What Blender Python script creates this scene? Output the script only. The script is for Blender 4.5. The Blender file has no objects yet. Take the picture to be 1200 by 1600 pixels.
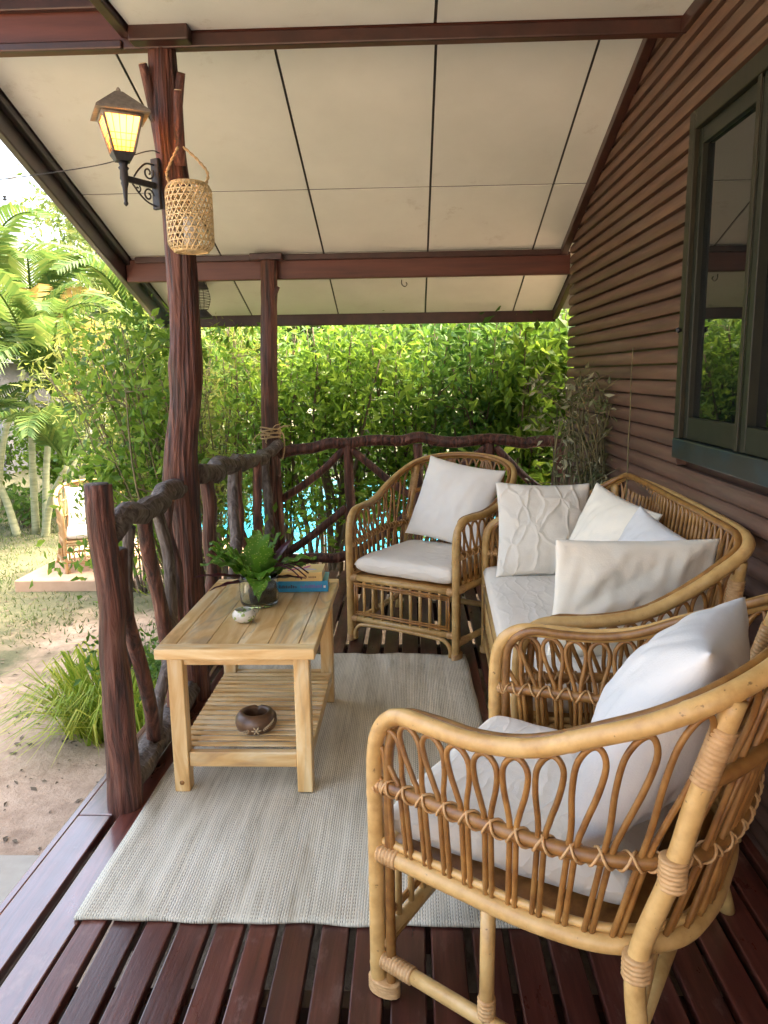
import bpy, math, random
from mathutils import Vector, Matrix, noise, Euler
R = math.radians
S = bpy.context.scene
COL = S.collection
# ------------------------------------------------------------------ camera
TH = math.atan(217/1200.); PS = math.atan(45/1200.*math.cos(TH)); RO = 0.014
m3 = Matrix.Rotation(PS, 3, 'Z') @ Matrix.Rotation(-TH, 3, 'X') @ Matrix.Rotation(RO, 3, 'Y')
right, fwd, up = m3.col[0], m3.col[1], m3.col[2]
cd = bpy.data.cameras.new('camera'); cam = bpy.data.objects.new('camera', cd); COL.objects.link(cam)
cam.matrix_world = Matrix(((right.x, up.x, -fwd.x, 0), (right.y, up.y, -fwd.y, 0), (right.z, up.z, -fwd.z, 1.40), (0, 0, 0, 1)))
cd.sensor_fit = 'VERTICAL'; cd.sensor_height = 36; cd.lens = 27.0; cd.clip_start = .03; cd.clip_end = 600
S.camera = cam
# ------------------------------------------------------------------ sky, sun, exposure
W = bpy.data.worlds.new('World'); S.world = W; W.use_nodes = True
nt = W.node_tree; nt.nodes.clear()
sun_dir = Vector((.50, .10, .86)).normalized()            # towards the sun (over the house)
el = math.asin(sun_dir.z); az = math.atan2(sun_dir.x, sun_dir.y)
sk = nt.nodes.new('ShaderNodeTexSky'); sk.sky_type = 'NISHITA'; sk.sun_disc = False
sk.sun_elevation = el; sk.sun_rotation = az; sk.air_density = 1.0; sk.dust_density = 9.0; sk.ozone_density = .6
bg = nt.nodes.new('ShaderNodeBackground'); bg.inputs[1].default_value = .15
wo = nt.nodes.new('ShaderNodeOutputWorld')
nt.links.new(sk.outputs[0], bg.inputs[0]); nt.links.new(bg.outputs[0], wo.inputs[0])
sl = bpy.data.lights.new('sun', 'SUN'); sl.energy = .6; sl.angle = R(10.0); sl.color = (1, .95, .86)
so = bpy.data.objects.new('sun', sl); COL.objects.link(so)
so.rotation_euler = (-sun_dir).to_track_quat('-Z', 'Y').to_euler(); so.location = (0, 0, 20)
S.view_settings.view_transform = 'Standard'; S.view_settings.look = 'None'
S.view_settings.gamma = 1; S.view_settings.exposure = 3.55
S.view_settings.use_white_balance = True; S.view_settings.white_balance_temperature = 7200
try: S.cycles.max_bounces = 7; S.cycles.diffuse_bounces = 4; S.cycles.transmission_bounces = 5; S.cycles.transparent_max_bounces = 6
except Exception: pass

# ------------------------------------------------------------------ material helpers
class N:
    def __init__(s, name):
        s.m = bpy.data.materials.new(name); s.m.use_nodes = True
        s.t = s.m.node_tree; s.t.nodes.clear()
        s.out = s.a('OutputMaterial'); s.b = s.a('BsdfPrincipled')
        s.l(s.b.outputs[0], s.out.inputs[0])
    def a(s, ty, **k):
        n = s.t.nodes.new('ShaderNode' + ty)
        for q, v in k.items(): setattr(n, q, v)
        return n
    def l(s, o, i): s.t.links.new(o, i)
    def set(s, **k):
        for q, v in k.items():
            i = s.b.inputs[q.replace('_', ' ')]
            i.default_value = v if not (isinstance(v, tuple) and len(v) == 3) else (*v, 1)
    def coord(s, kind='Object', scale=(1, 1, 1), rot=(0, 0, 0)):
        c = s.a('TexCoord'); mp = s.a('Mapping'); mp.inputs['Scale'].default_value = scale; mp.inputs['Rotation'].default_value = rot
        s.l(c.outputs[kind], mp.inputs[0]); return mp.outputs[0]
    def noise(s, v, scale=5, detail=4, rough=.55, dist=0):
        n = s.a('TexNoise'); n.inputs['Scale'].default_value = scale; n.inputs['Detail'].default_value = detail
        n.inputs['Roughness'].default_value = rough; n.inputs['Distortion'].default_value = dist
        if v is not None: s.l(v, n.inputs['Vector'])
        return n.outputs[0]
    def ramp(s, f, stops, mode='LINEAR'):
        r = s.a('ValToRGB'); e = r.color_ramp.elements; r.color_ramp.interpolation = mode
        while len(e) < len(stops): e.new(.5)
        for i, (p, c) in enumerate(stops): e[i].position = p; e[i].color = (*c, 1) if len(c) == 3 else c
        s.l(f, r.inputs[0]); return r.outputs[0]
    def mix(s, a, b, f, mode='MIX'):
        x = s.a('Mix', data_type='RGBA', blend_type=mode)
        for sock, v in ((x.inputs[0], f), (x.inputs[6], a), (x.inputs[7], b)):
            if hasattr(v, 'is_linked'): s.l(v, sock)
            elif isinstance(v, tuple): sock.default_value = (*v, 1)
            else: sock.default_value = v
        return x.outputs[2]
    def math(s, op, a, b=0.0):
        x = s.a('Math', operation=op)
        for sock, v in ((x.inputs[0], a), (x.inputs[1], b)):
            if hasattr(v, 'is_linked'): s.l(v, sock)
            else: sock.default_value = v
        return x.outputs[0]
    def bump(s, h, strength=.3, dist=.01):
        b = s.a('Bump'); b.inputs['Strength'].default_value = strength; b.inputs['Distance'].default_value = dist
        s.l(h, b.inputs['Height']); s.l(b.outputs[0], s.b.inputs['Normal'])
    def rnd(s, obj=True):
        return s.a('ObjectInfo').outputs['Random'] if obj else s.a('NewGeometry').outputs['Random Per Island']
    def vary(s, col, lo=.8, hi=1.15, obj=True):
        v = s.a('MapRange'); v.inputs[3].default_value = lo; v.inputs[4].default_value = hi
        s.l(s.rnd(obj), v.inputs[0])
        h = s.a('HueSaturation'); s.l(v.outputs[0], h.inputs['Value']); s.l(col, h.inputs['Color']); return h.outputs[0]
    def col(s, c): s.l(c, s.b.inputs['Base Color'])

MAT = {}
def simple(name, stops, scale=(8, 8, 8), nscale=1.0, rough=.6, bump=.15, dist=.004, detail=5, coat=0, spec=.5, vary=None, distort=0, metal=0, bscale=None):
    n = N(name); v = n.coord('Object', scale)
    f = n.noise(v, nscale, detail, .6, distort)
    c = n.ramp(f, stops)
    if vary: c = n.vary(c, *vary)
    n.col(c); n.set(Roughness=rough, Metallic=metal); n.b.inputs['Coat Weight'].default_value = coat
    n.b.inputs['Coat Roughness'].default_value = .25; n.b.inputs['Specular IOR Level'].default_value = spec
    h = f if bscale is None else n.noise(v, bscale, 4)
    if bump: n.bump(h, bump, dist)
    MAT[name] = n.m; return n

def rattan_mat(name, stops, brown, lo, hi):
    n = N(name); v = n.coord('Object', (14, 14, 14)); f = n.noise(v, 1.3, 5, .6); c = n.ramp(f, stops)
    g = n.noise(n.coord('Object', (5, 5, 5)), 1.6, 6, .7); c = n.mix(c, brown, n.ramp(g, [(.52, (0, 0, 0)), (.70, (.6, .6, .6))]))
    k = n.noise(n.coord('Object', (70, 70, 70)), 1.0, 2); c = n.mix(c, (.10, .045, .015), n.ramp(k, [(.70, (0, 0, 0)), (.76, (.7, .7, .7))]))
    n.col(n.vary(c, lo, hi)); n.set(Roughness=.40); n.b.inputs['Coat Weight'].default_value = .2; n.b.inputs['Coat Roughness'].default_value = .25; n.bump(n.math('ADD', f, n.math('MULTIPLY', k, -.3)), .18, .003); MAT[name] = n.m
rattan_mat('rattan', [(.22, (.36, .18, .05)), (.36, (.50, .29, .095)), (.55, (.60, .37, .135)), (.78, (.69, .46, .19))], (.36, .17, .05), .85, 1.08)
simple('rattan_brown', [(.25, (.17, .062, .014)), (.5, (.31, .137, .032)), (.8, (.46, .235, .065))], (16, 16, 16), 1.4, .42, .12, .002, coat=.2, vary=(.8, 1.15))
simple('rattan_binding', [(.3, (.45, .24, .09)), (.7, (.66, .41, .19))], (30, 30, 60), 1.5, .5, .3, .002)
simple('rattan_pale', [(.3, (.34, .19, .075)), (.7, (.46, .28, .12))], (14, 14, 14), 1.3, .5, .1, .002)
simple('beam', [(.3, (.062, .016, .010)), (.7, (.135, .038, .024))], (1.2, 14, 14), 1.5, .45, .2, .003, coat=.1)
simple('trim', [(.3, (.024, .008, .006)), (.7, (.055, .018, .013))], (6, 6, 6), 2, .4, .15, .003, coat=.15)
simple('bargewood', [(.3, (.022, .016, .020)), (.7, (.040, .026, .030))], (6, 2, 6), 2, .30, .1, .003, coat=.6)  # bluish tint puts the reflected sky into the board's base colour
simple('greywood', [(.28, (.022, .014, .010)), (.45, (.095, .070, .055)), (.60, (.17, .14, .118)), (.82, (.32, .285, .255))], (34, 34, 7), 1.0, .8, 1.0, .014, distort=1.2)
simple('ironblack', [(.3, (.018, .018, .02)), (.7, (.035, .035, .04))], (30, 30, 30), 2, .55, .2, .002)
simple('lampmetal', [(.3, (.16, .135, .11)), (.7, (.27, .235, .19))], (30, 30, 30), 2, .5, .2, .002)
simple('frame_green', [(.3, (.012, .012, .006)), (.7, (.024, .021, .010))], (20, 20, 3), 2, .5, .2, .002, spec=.35)
simple('sill_teal', [(.3, (.010, .012, .008)), (.50, (.008, .014, .013)), (.62, (.005, .022, .030)), (.8, (.004, .018, .025))], (6, 4, 6), 1.5, .38, .15, .002, coat=.2)
simple('sash', [(.3, (.008, .010, .006)), (.7, (.016, .018, .011))], (10, 10, 4), 2, .45, .1, .002, spec=.35)
simple('blacktrim', [(.3, (.008, .008, .008)), (.7, (.015, .015, .013))], (10, 10, 4), 2, .35, .1, .002)
simple('concrete', [(.3, (.30, .27, .22)), (.7, (.42, .39, .33))], (3, 3, 3), 2, .85, .3, .004)
simple('tanslab', [(.3, (.42, .26, .16)), (.7, (.52, .34, .22))], (3, 3, 3), 2, .75, .2, .004)
simple('poolstone', [(.3, (.45, .42, .37)), (.7, (.58, .55, .5))], (3, 3, 3), 2, .8, .2, .004)
simple('twig', [(.3, (.07, .05, .03)), (.7, (.16, .12, .075))], (10, 10, 3), 2, .85, .5, .004)
simple('twig_green', [(.3, (.09, .085, .035)), (.7, (.20, .165, .08))], (10, 10, 3), 2, .8, .3, .004)
simple('palm_stem', [(.3, (.16, .18, .09)), (.5, (.26, .27, .15)), (.75, (.36, .35, .22))], (4, 4, 26), 1.2, .6, .25, .004)
simple('trunk', [(.3, (.10, .075, .055)), (.7, (.26, .21, .16))], (6, 6, 2), 2, .9, .8, .02)
simple('polegrey', [(.3, (.50, .49, .47)), (.7, (.66, .65, .62))], (3, 3, 3), 2, .8, .1, .004)
simple('bamboo', [(.3, (.55, .40, .19)), (.7, (.76, .60, .34))], (20, 20, 20), 2, .5, .15, .002, vary=(.9, 1.08))
simple('rope', [(.3, (.38, .26, .13)), (.7, (.60, .45, .25))], (60, 60, 90), 2, .9, .7, .003)
simple('cutwood', [(.3, (.45, .34, .2)), (.7, (.62, .5, .33))], (30, 30, 30), 2, .8, .2, .002)
simple('candle', [(.3, (.75, .72, .66)), (.7, (.82, .8, .75))], (10, 10, 10), 2, .6, 0)
simple('paper', [(.35, (.55, .47, .33)), (.65, (.72, .63, .47))], (4, 4, 260), 1.5, .9, .5, .002)
simple('cover_yellow', [(.3, (.74, .50, .17)), (.7, (.80, .60, .26))], (14, 14, 14), 2, .4, .05, .001, coat=.2)
simple('cover_blue', [(.3, (.012, .27, .50)), (.7, (.02, .34, .60))], (14, 14, 14), 2, .38, .05, .001, coat=.2)
simple('ink_pink', [(.3, (.50, .06, .22)), (.7, (.58, .12, .30))], (40, 40, 40), 2, .5, 0)
simple('ink_white', [(.3, (.70, .66, .66)), (.7, (.76, .72, .70))], (40, 40, 40), 2, .5, 0)
simple('ink_dark', [(.3, (.03, .06, .12)), (.7, (.05, .09, .16))], (40, 40, 40), 2, .5, 0)
simple('ink_brown', [(.3, (.22, .12, .05)), (.7, (.28, .15, .07))], (40, 40, 40), 2, .5, 0)
simple('ink_violet', [(.3, (.16, .14, .42)), (.7, (.2, .18, .5))], (40, 40, 40), 2, .5, 0)
simple('carved_dark', [(.3, (.045, .022, .012)), (.55, (.13, .065, .03)), (.8, (.24, .13, .06))], (9, 9, 22), 1.2, .42, .2, .002, coat=.3)
simple('carved_pale', [(.3, (.50, .38, .22)), (.7, (.66, .52, .34))], (60, 60, 60), 2, .6, .2, .001)
simple('soil', [(.3, (.02, .014, .01)), (.7, (.05, .035, .025))], (60, 60, 60), 2, .9, 1, .01)
simple('white_paint', [(.3, (.62, .60, .55)), (.7, (.74, .72, .68))], (6, 6, 6), 2, .7, .1, .004)
simple('far_roof', [(.3, (.20, .20, .22)), (.7, (.28, .28, .30))], (2, 2, 2), 2, .8, .2, .02)

def bark():
    n = N('bark'); v = n.coord('Object', (38, 38, 2.4))
    f = n.noise(v, 1.0, 6, .62, .9); f2 = n.noise(n.coord('Object', (2.4, 2.4, 1.6)), 1.6, 4)
    c = n.ramp(f, [(.34, (.010, .004, .003)), (.46, (.070, .021, .012)), (.58, (.145, .047, .028)), (.76, (.31, .15, .10))])
    c2 = n.mix(c, (.24, .135, .10), n.ramp(f2, [(.60, (0, 0, 0)), (.74, (.45, .45, .45))]))
    n.col(c2); n.set(Roughness=.55); n.b.inputs['Coat Weight'].default_value = .12; n.b.inputs['Coat Roughness'].default_value = .35
    n.bump(f, 1.0, .02); MAT['bark'] = n.m
bark()
def deckm():
    n = N('deck'); v = n.coord('Object', (30, 1.6, 30)); f = n.noise(v, 1.0, 6, .65, .4)
    c = n.ramp(f, [(.25, (.036, .009, .006)), (.5, (.098, .025, .016)), (.78, (.20, .062, .042))])
    w = n.noise(n.coord('Object', (5, 2.2, 5)), 2.2, 6, .7)
    c = n.mix(c, (.24, .135, .105), n.ramp(w, [(.56, (0, 0, 0)), (.70, (.75, .75, .75))]))
    n.col(n.vary(c, .6, 1.3)); rr = n.ramp(w, [(.3, (.24, .24, .24)), (.7, (.52, .52, .52))]); n.l(rr, n.b.inputs['Roughness'])
    n.b.inputs['Coat Weight'].default_value = .3; n.b.inputs['Coat Roughness'].default_value = .22
    n.bump(n.math('ADD', f, n.math('MULTIPLY', w, .8)), .4, .004); MAT['deck'] = n.m
deckm()
mg = MAT['deck'].copy(); mg.name = 'deck_gloss'; MAT['deck_gloss'] = mg
bg_ = [q for q in mg.node_tree.nodes if q.type == 'BSDF_PRINCIPLED'][0]; bg_.inputs['Coat Weight'].default_value = 1.0; bg_.inputs['Coat Roughness'].default_value = .12; bg_.inputs['Coat IOR'].default_value = 1.8
def siding():
    n = N('siding'); v = n.coord('Object', (20, 1.2, 20)); f = n.noise(v, 1.2, 6, .6, .3)
    c = n.ramp(f, [(.25, (.060, .028, .018)), (.5, (.105, .050, .033)), (.8, (.158, .084, .057))])
    w = n.noise(n.coord('Object', (1.2, .8, 2.0)), 1.5, 5, .6)
    c = n.mix(c, (.15, .105, .08), n.ramp(w, [(.5, (0, 0, 0)), (.75, (.5, .5, .5))]))
    n.col(n.vary(c, .86, 1.12)); n.set(Roughness=.55); n.bump(f, .25, .004); MAT['siding'] = n.m
siding()
def ceiling():
    n = N('ceiling_board'); f = n.noise(n.coord('Object', (1.6, 1.6, 1.6)), 1.2, 6, .6)
    c = n.ramp(f, [(.3, (.61, .64, .60)), (.7, (.70, .73, .69))])
    s_ = n.noise(n.coord('Object', (2.6, 2.6, 2.6)), 2.0, 8, .75)
    m_ = n.noise(n.coord('Object', (.5, .5, .5)), 1.3, 2)
    k = n.math('MULTIPLY', n.ramp(s_, [(.55, (0, 0, 0)), (.72, (1, 1, 1))]), n.ramp(m_, [(.45, (0, 0, 0)), (.65, (.75, .75, .75))]))
    c = n.mix(c, (.28, .25, .18), k); n.col(n.vary(c, .96, 1.03)); n.set(Roughness=.7)
    n.bump(n.noise(n.coord('Object', (3, 3, 3)), 40, 3), .06, .002); MAT['ceiling_board'] = n.m
ceiling()
def teak():
    n = N('teak'); v = n.coord('Object', (1, 1, 1)); oi = n.rnd()
    off = n.a('CombineXYZ'); n.l(n.math('MULTIPLY', oi, 37.0), off.inputs[0]); n.l(n.math('MULTIPLY', oi, 11.0), off.inputs[1])
    ad = n.a('VectorMath', operation='ADD'); n.l(v, ad.inputs[0]); n.l(off.outputs[0], ad.inputs[1])
    mp = n.a('Mapping'); mp.inputs['Scale'].default_value = (9, 1.7, 9); n.l(ad.outputs[0], mp.inputs[0])
    f = n.noise(mp.outputs[0], 1.3, 5, .55, 1.6)
    c = n.ramp(f, [(.26, (.50, .27, .09)), (.42, (.70, .43, .17)), (.55, (.80, .57, .28)), (.63, (.84, .66, .40)), (.76, (.62, .37, .14))])
    g = n.noise(mp.outputs[0], .75, 3, .5, 1.2)
    c = n.mix(c, (.25, .215, .18), n.ramp(g, [(.54, (0, 0, 0)), (.585, (.5, .5, .5)), (.60, (.2, .2, .2)), (.68, (.0, .0, .0))]))
    n.col(n.vary(c, .88, 1.12)); n.set(Roughness=.42); n.b.inputs['Coat Weight'].default_value = .1; n.bump(f, .08, .002); MAT['teak'] = n.m
    for q in n.t.nodes:
        if q.type == 'VALTORGB' and len(q.color_ramp.elements) == 4 and abs(q.color_ramp.elements[1].position-.585) < .001: q.name = 'streak'
    m2 = n.m.copy(); m2.name = 'teak_x'; MAT['teak_x'] = m2
    for q in m2.node_tree.nodes:
        if q.type == 'MAPPING' and abs(q.inputs['Scale'].default_value[1]-1.7) < .01: q.inputs['Scale'].default_value = (1.7, 9, 9)
    e_ = m2.node_tree.nodes['streak'].color_ramp.elements; e_[1].color = (.22, .22, .22, 1); e_[2].color = (.1, .1, .1, 1)
    m3_ = n.m.copy(); m3_.name = 'teak_z'; MAT['teak_z'] = m3_
    for q in m3_.node_tree.nodes:
        if q.type == 'MAPPING' and abs(q.inputs['Scale'].default_value[1]-1.7) < .01: q.inputs['Scale'].default_value = (9, 9, 1.7)
    e_ = m3_.node_tree.nodes['streak'].color_ramp.elements; e_[1].color = (.25, .25, .25, 1); e_[2].color = (.1, .1, .1, 1)
teak()
def rug():
    n = N('rug'); c0 = n.coord('Object')
    sx = n.a('SeparateXYZ'); n.l(c0, sx.inputs[0]); x, y = sx.outputs[0], sx.outputs[1]
    row = n.math('FLOOR', n.math('MULTIPLY', x, 140.0))
    rf = n.math('ABSOLUTE', n.math('SUBTRACT', n.math('FRACT', n.math('MULTIPLY', x, 140.0)), .5))
    ysh = n.math('ADD', n.math('MULTIPLY', y, 70.0), n.math('MULTIPLY', row, .5))
    dash = n.math('LESS_THAN', n.math('FRACT', ysh), .55)
    line = n.math('GREATER_THAN', rf, .27)
    wn = n.a('TexWhiteNoise', noise_dimensions='1D'); n.l(row, wn.inputs['W'])
    big = n.noise(n.coord('Object', (10, 1.2, 1)), 1.4, 5, .65)
    dark = n.math('MULTIPLY', n.math('MULTIPLY', dash, line), n.math('ADD', n.math('MULTIPLY', wn.outputs[0], .85), .15))
    base = n.ramp(big, [(.30, (.40, .355, .26)), (.45, (.63, .58, .455)), (.70, (.80, .75, .62))])
    c = n.mix(base, (.10, .09, .07), dark)
    n.col(c); n.set(Roughness=.95); n.b.inputs['Specular IOR Level'].default_value = .15
    wv_ = n.noise(n.coord('Object', (3.2, 2.2, 1)), 2.0, 4, .55, .6)
    n.bump(n.math('ADD', n.math('MULTIPLY', wv_, 6.0), n.math('ADD', n.math('MULTIPLY', rf, -1.0), n.math('MULTIPLY', dash, .25))), .6, .004); MAT['rug'] = n.m
rug()
def fabric(name, col, emb=0):
    n = N(name); v = n.coord('Object', (1, 1, 1))
    f = n.noise(n.coord('Object', (170, 170, 170)), 1.5, 2); g = n.noise(v, 7.0, 3)
    c = n.ramp(g, [(.3, tuple(q*.93 for q in col)), (.7, col)]); n.col(c); n.set(Roughness=.9)
    n.b.inputs['Specular IOR Level'].default_value = .2; n.b.inputs['Sheen Weight'].default_value = .15
    h = n.math('MULTIPLY', f, .14)
    wv = n.noise(n.coord('Object', (1, 1, 1)), 11.0, 3, .5, .8)
    h = n.math('ADD', h, n.math('MULTIPLY', wv, .6))
    if emb:
        dn = n.a('TexNoise'); dn.inputs['Scale'].default_value = 6; n.l(v, dn.inputs['Vector'])
        dv = n.a('VectorMath', operation='MULTIPLY_ADD'); n.l(dn.outputs[1], dv.inputs[0]); dv.inputs[1].default_value = (.10, .10, .10); n.l(v, dv.inputs[2])
        ms_ = n.a('VectorMath', operation='MULTIPLY'); n.l(dv.outputs[0], ms_.inputs[0]); ms_.inputs[1].default_value = (1, 1, .55) if emb == 1 else (.5, 2.2, 2.0)
        w = n.a('TexVoronoi', feature='DISTANCE_TO_EDGE'); w.inputs['Scale'].default_value = 11 if emb == 1 else 9; n.l(ms_.outputs[0], w.inputs['Vector'])
        e = n.ramp(w.outputs['Distance'], [(.0, (1, 1, 1)), (.10, (.2, .2, .2)), (.2, (0, 0, 0))])
        h = n.math('ADD', h, n.math('MULTIPLY', e, 1.1 if emb == 1 else .35))
    n.bump(h, .55, .008); MAT[name] = n.m
fabric('cotton', (.84, .80, .725)); fabric('cotton_white', (.70, .695, .68)); fabric('cotton_cream', (.85, .80, .68))
fabric('cotton_embossed', (.82, .775, .675), 1); fabric('cotton_seat', (.82, .765, .67), 2)
def leafmat(name, a, b, c, tr=.35, rough=.5):
    n = N(name); r = n.rnd(False); col = n.ramp(r, [(0, a), (.5, b), (1, c)])
    n.col(col); n.set(Roughness=rough); n.b.inputs['Specular IOR Level'].default_value = .35
    t = n.a('BsdfTranslucent'); br = n.a('HueSaturation'); br.inputs['Value'].default_value = 1.5; br.inputs['Hue'].default_value = .485
    n.l(col, br.inputs['Color']); n.l(br.outputs[0], t.inputs[0])
    ms = n.a('MixShader'); ms.inputs[0].default_value = tr
    n.l(n.b.outputs[0], ms.inputs[1]); n.l(t.outputs[0], ms.inputs[2]); n.l(ms.outputs[0], n.out.inputs[0]); MAT[name] = n.m
leafmat('leaf_mid', (.060, .140, .018), (.125, .245, .030), (.23, .36, .05), .48)
leafmat('leaf_dark', (.030, .098, .018), (.065, .165, .026), (.13, .25, .038), .43)
leafmat('leaf_bright', (.045, .112, .016), (.072, .155, .023), (.118, .20, .032), .42)
leafmat('leaf_olive', (.095, .14, .024), (.165, .21, .038), (.28, .29, .075), .45)
leafmat('leaf_far', (.075, .13, .026), (.11, .165, .036), (.175, .20, .055), .42)
leafmat('frond', (.040, .092, .020), (.064, .12, .024), (.105, .145, .034), .38)
leafmat('frond_yellow', (.28, .23, .05), (.33, .25, .06), (.30, .16, .045), .4)
leafmat('grass', (.055, .095, .026), (.085, .125, .036), (.17, .16, .07), .25, .8)
leafmat('grass_lush', (.13, .24, .02), (.26, .36, .04), (.46, .46, .08), .45)
leafmat('leaf_vase', (.05, .15, .015), (.075, .21, .02), (.11, .25, .03), .3, .3)
n_ = MAT['leaf_vase'].node_tree; bs_ = [q for q in n_.nodes if q.type == 'BSDF_PRINCIPLED'][0]; tc_ = n_.nodes.new('ShaderNodeTexCoord'); vo_ = n_.nodes.new('ShaderNodeTexVoronoi'); vo_.inputs['Scale'].default_value = 90
n_.links.new(tc_.outputs['Object'], vo_.inputs['Vector']); cr_ = n_.nodes.new('ShaderNodeValToRGB'); cr_.color_ramp.elements[0].position = .18; cr_.color_ramp.elements[0].color = (1, 1, 1, 1); cr_.color_ramp.elements[1].position = .32; cr_.color_ramp.elements[1].color = (0, 0, 0, 1)
n_.links.new(vo_.outputs['Distance'], cr_.inputs[0]); mx_ = n_.nodes.new('ShaderNodeMix'); mx_.data_type = 'RGBA'; n_.links.new(cr_.outputs[0], mx_.inputs[0]); n_.links.new(bs_.inputs['Base Color'].links[0].from_socket, mx_.inputs[6]); mx_.inputs[7].default_value = (.42, .50, .14, 1); n_.links.new(mx_.outputs[2], bs_.inputs['Base Color'])
leafmat('leaf_purple', (.035, .008, .012), (.055, .010, .016), (.09, .014, .022), .2, .3)
leafmat('leaf_dry', (.07, .095, .03), (.13, .145, .06), (.42, .41, .28), .2, .8)
def ground():
    n = N('ground'); v = n.coord('Object', (1, 1, 1)); sx = n.a('SeparateXYZ'); n.l(v, sx.inputs[0])
    a = n.noise(v, 1.1, 6, .6); b = n.noise(v, 9.0, 6, .7); c_ = n.noise(v, 60, 4, .7)
    sand = n.ramp(b, [(.3, (.27, .185, .125)), (.5, (.39, .28, .195)), (.75, (.48, .36, .26))])
    dry = n.ramp(b, [(.3, (.055, .062, .027)), (.5, (.09, .09, .042)), (.75, (.14, .122, .068))])
    k = n.math('ADD', n.math('MULTIPLY', n.math('SUBTRACT', sx.outputs[1], 5.0), .42), n.math('MULTIPLY', n.math('SUBTRACT', a, .5), 4.0))
    k = n.math('SUBTRACT', k, n.math('MULTIPLY', n.math('ADD', sx.outputs[0], 2.0), .6))
    kk = n.ramp(k, [(.1, (0, 0, 0)), (.9, (1, 1, 1))])
    c = n.mix(sand, dry, kk); c = n.mix(c, (.10, .07, .045), n.ramp(c_, [(.66, (0, 0, 0)), (.74, (.7, .7, .7))]))
    n.col(c); n.set(Roughness=.95); n.bump(n.math('ADD', b, n.math('MULTIPLY', c_, .4)), .6, .03); MAT['ground'] = n.m
ground()
def glassy():
    n = N('window_glass'); n.set(Base_Color=(.004, .006, .006), Roughness=.015); n.b.inputs['IOR'].default_value = 1.75
    n.bump(n.noise(n.coord('Object'), 2.5, 2), .02, .01); MAT['window_glass'] = n.m
    n = N('vase_glass'); n.set(Base_Color=(.86, .90, .86), Roughness=.03); n.b.inputs['Transmission Weight'].default_value = 1; n.b.inputs['IOR'].default_value = 1.45; MAT['vase_glass'] = n.m
    n = N('water'); n.set(Base_Color=(.012, .24, .36), Roughness=.05); n.bump(n.noise(n.coord('Object', (1, 2, 1)), 4, 4), .6, .05); MAT['water'] = n.m
    n = N('lamp_pane'); n.set(Base_Color=(.9, .7, .4), Roughness=.5); v = n.coord('Object'); sx = n.a('SeparateXYZ'); n.l(v, sx.inputs[0])
    em = n.ramp(sx.outputs[2], [(0, (0, 0, 0)), (1, (1, 1, 1))]); mr = n.a('MapRange'); n.l(sx.outputs[2], mr.inputs[0]); mr.inputs[1].default_value = .01; mr.inputs[2].default_value = .13; mr.inputs[3].default_value = .07; mr.inputs[4].default_value = .36
    n.b.inputs['Emission Color'].default_value = (1, .60, .19, 1); n.l(mr.outputs[0], n.b.inputs['Emission Strength']); tl_ = n.a('BsdfTranslucent'); tl_.inputs[0].default_value = (1, .75, .4, 1); mx_ = n.a('MixShader'); mx_.inputs[0].default_value = .4; n.l(n.b.outputs[0], mx_.inputs[1]); n.l(tl_.outputs[0], mx_.inputs[2]); n.l(mx_.outputs[0], n.out.inputs[0]); MAT['lamp_pane'] = n.m
    n = N('bulb'); n.b.inputs['Emission Color'].default_value = (1, .72, .36, 1); n.b.inputs['Emission Strength'].default_value = 12; MAT['bulb'] = n.m
    n = N('ceramic'); v = n.coord('Object', (40, 40, 40)); f = n.noise(v, 1.1, 3)
    c = n.ramp(f, [(.30, (.03, .03, .03)), (.36, (.66, .62, .52)), (.56, (.70, .66, .56)), (.62, (.22, .34, .08)), (.75, (.40, .48, .16))]); n.col(c)
    n.set(Roughness=.22); n.b.inputs['Coat Weight'].default_value = .5; MAT['ceramic'] = n.m
glassy()

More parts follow.
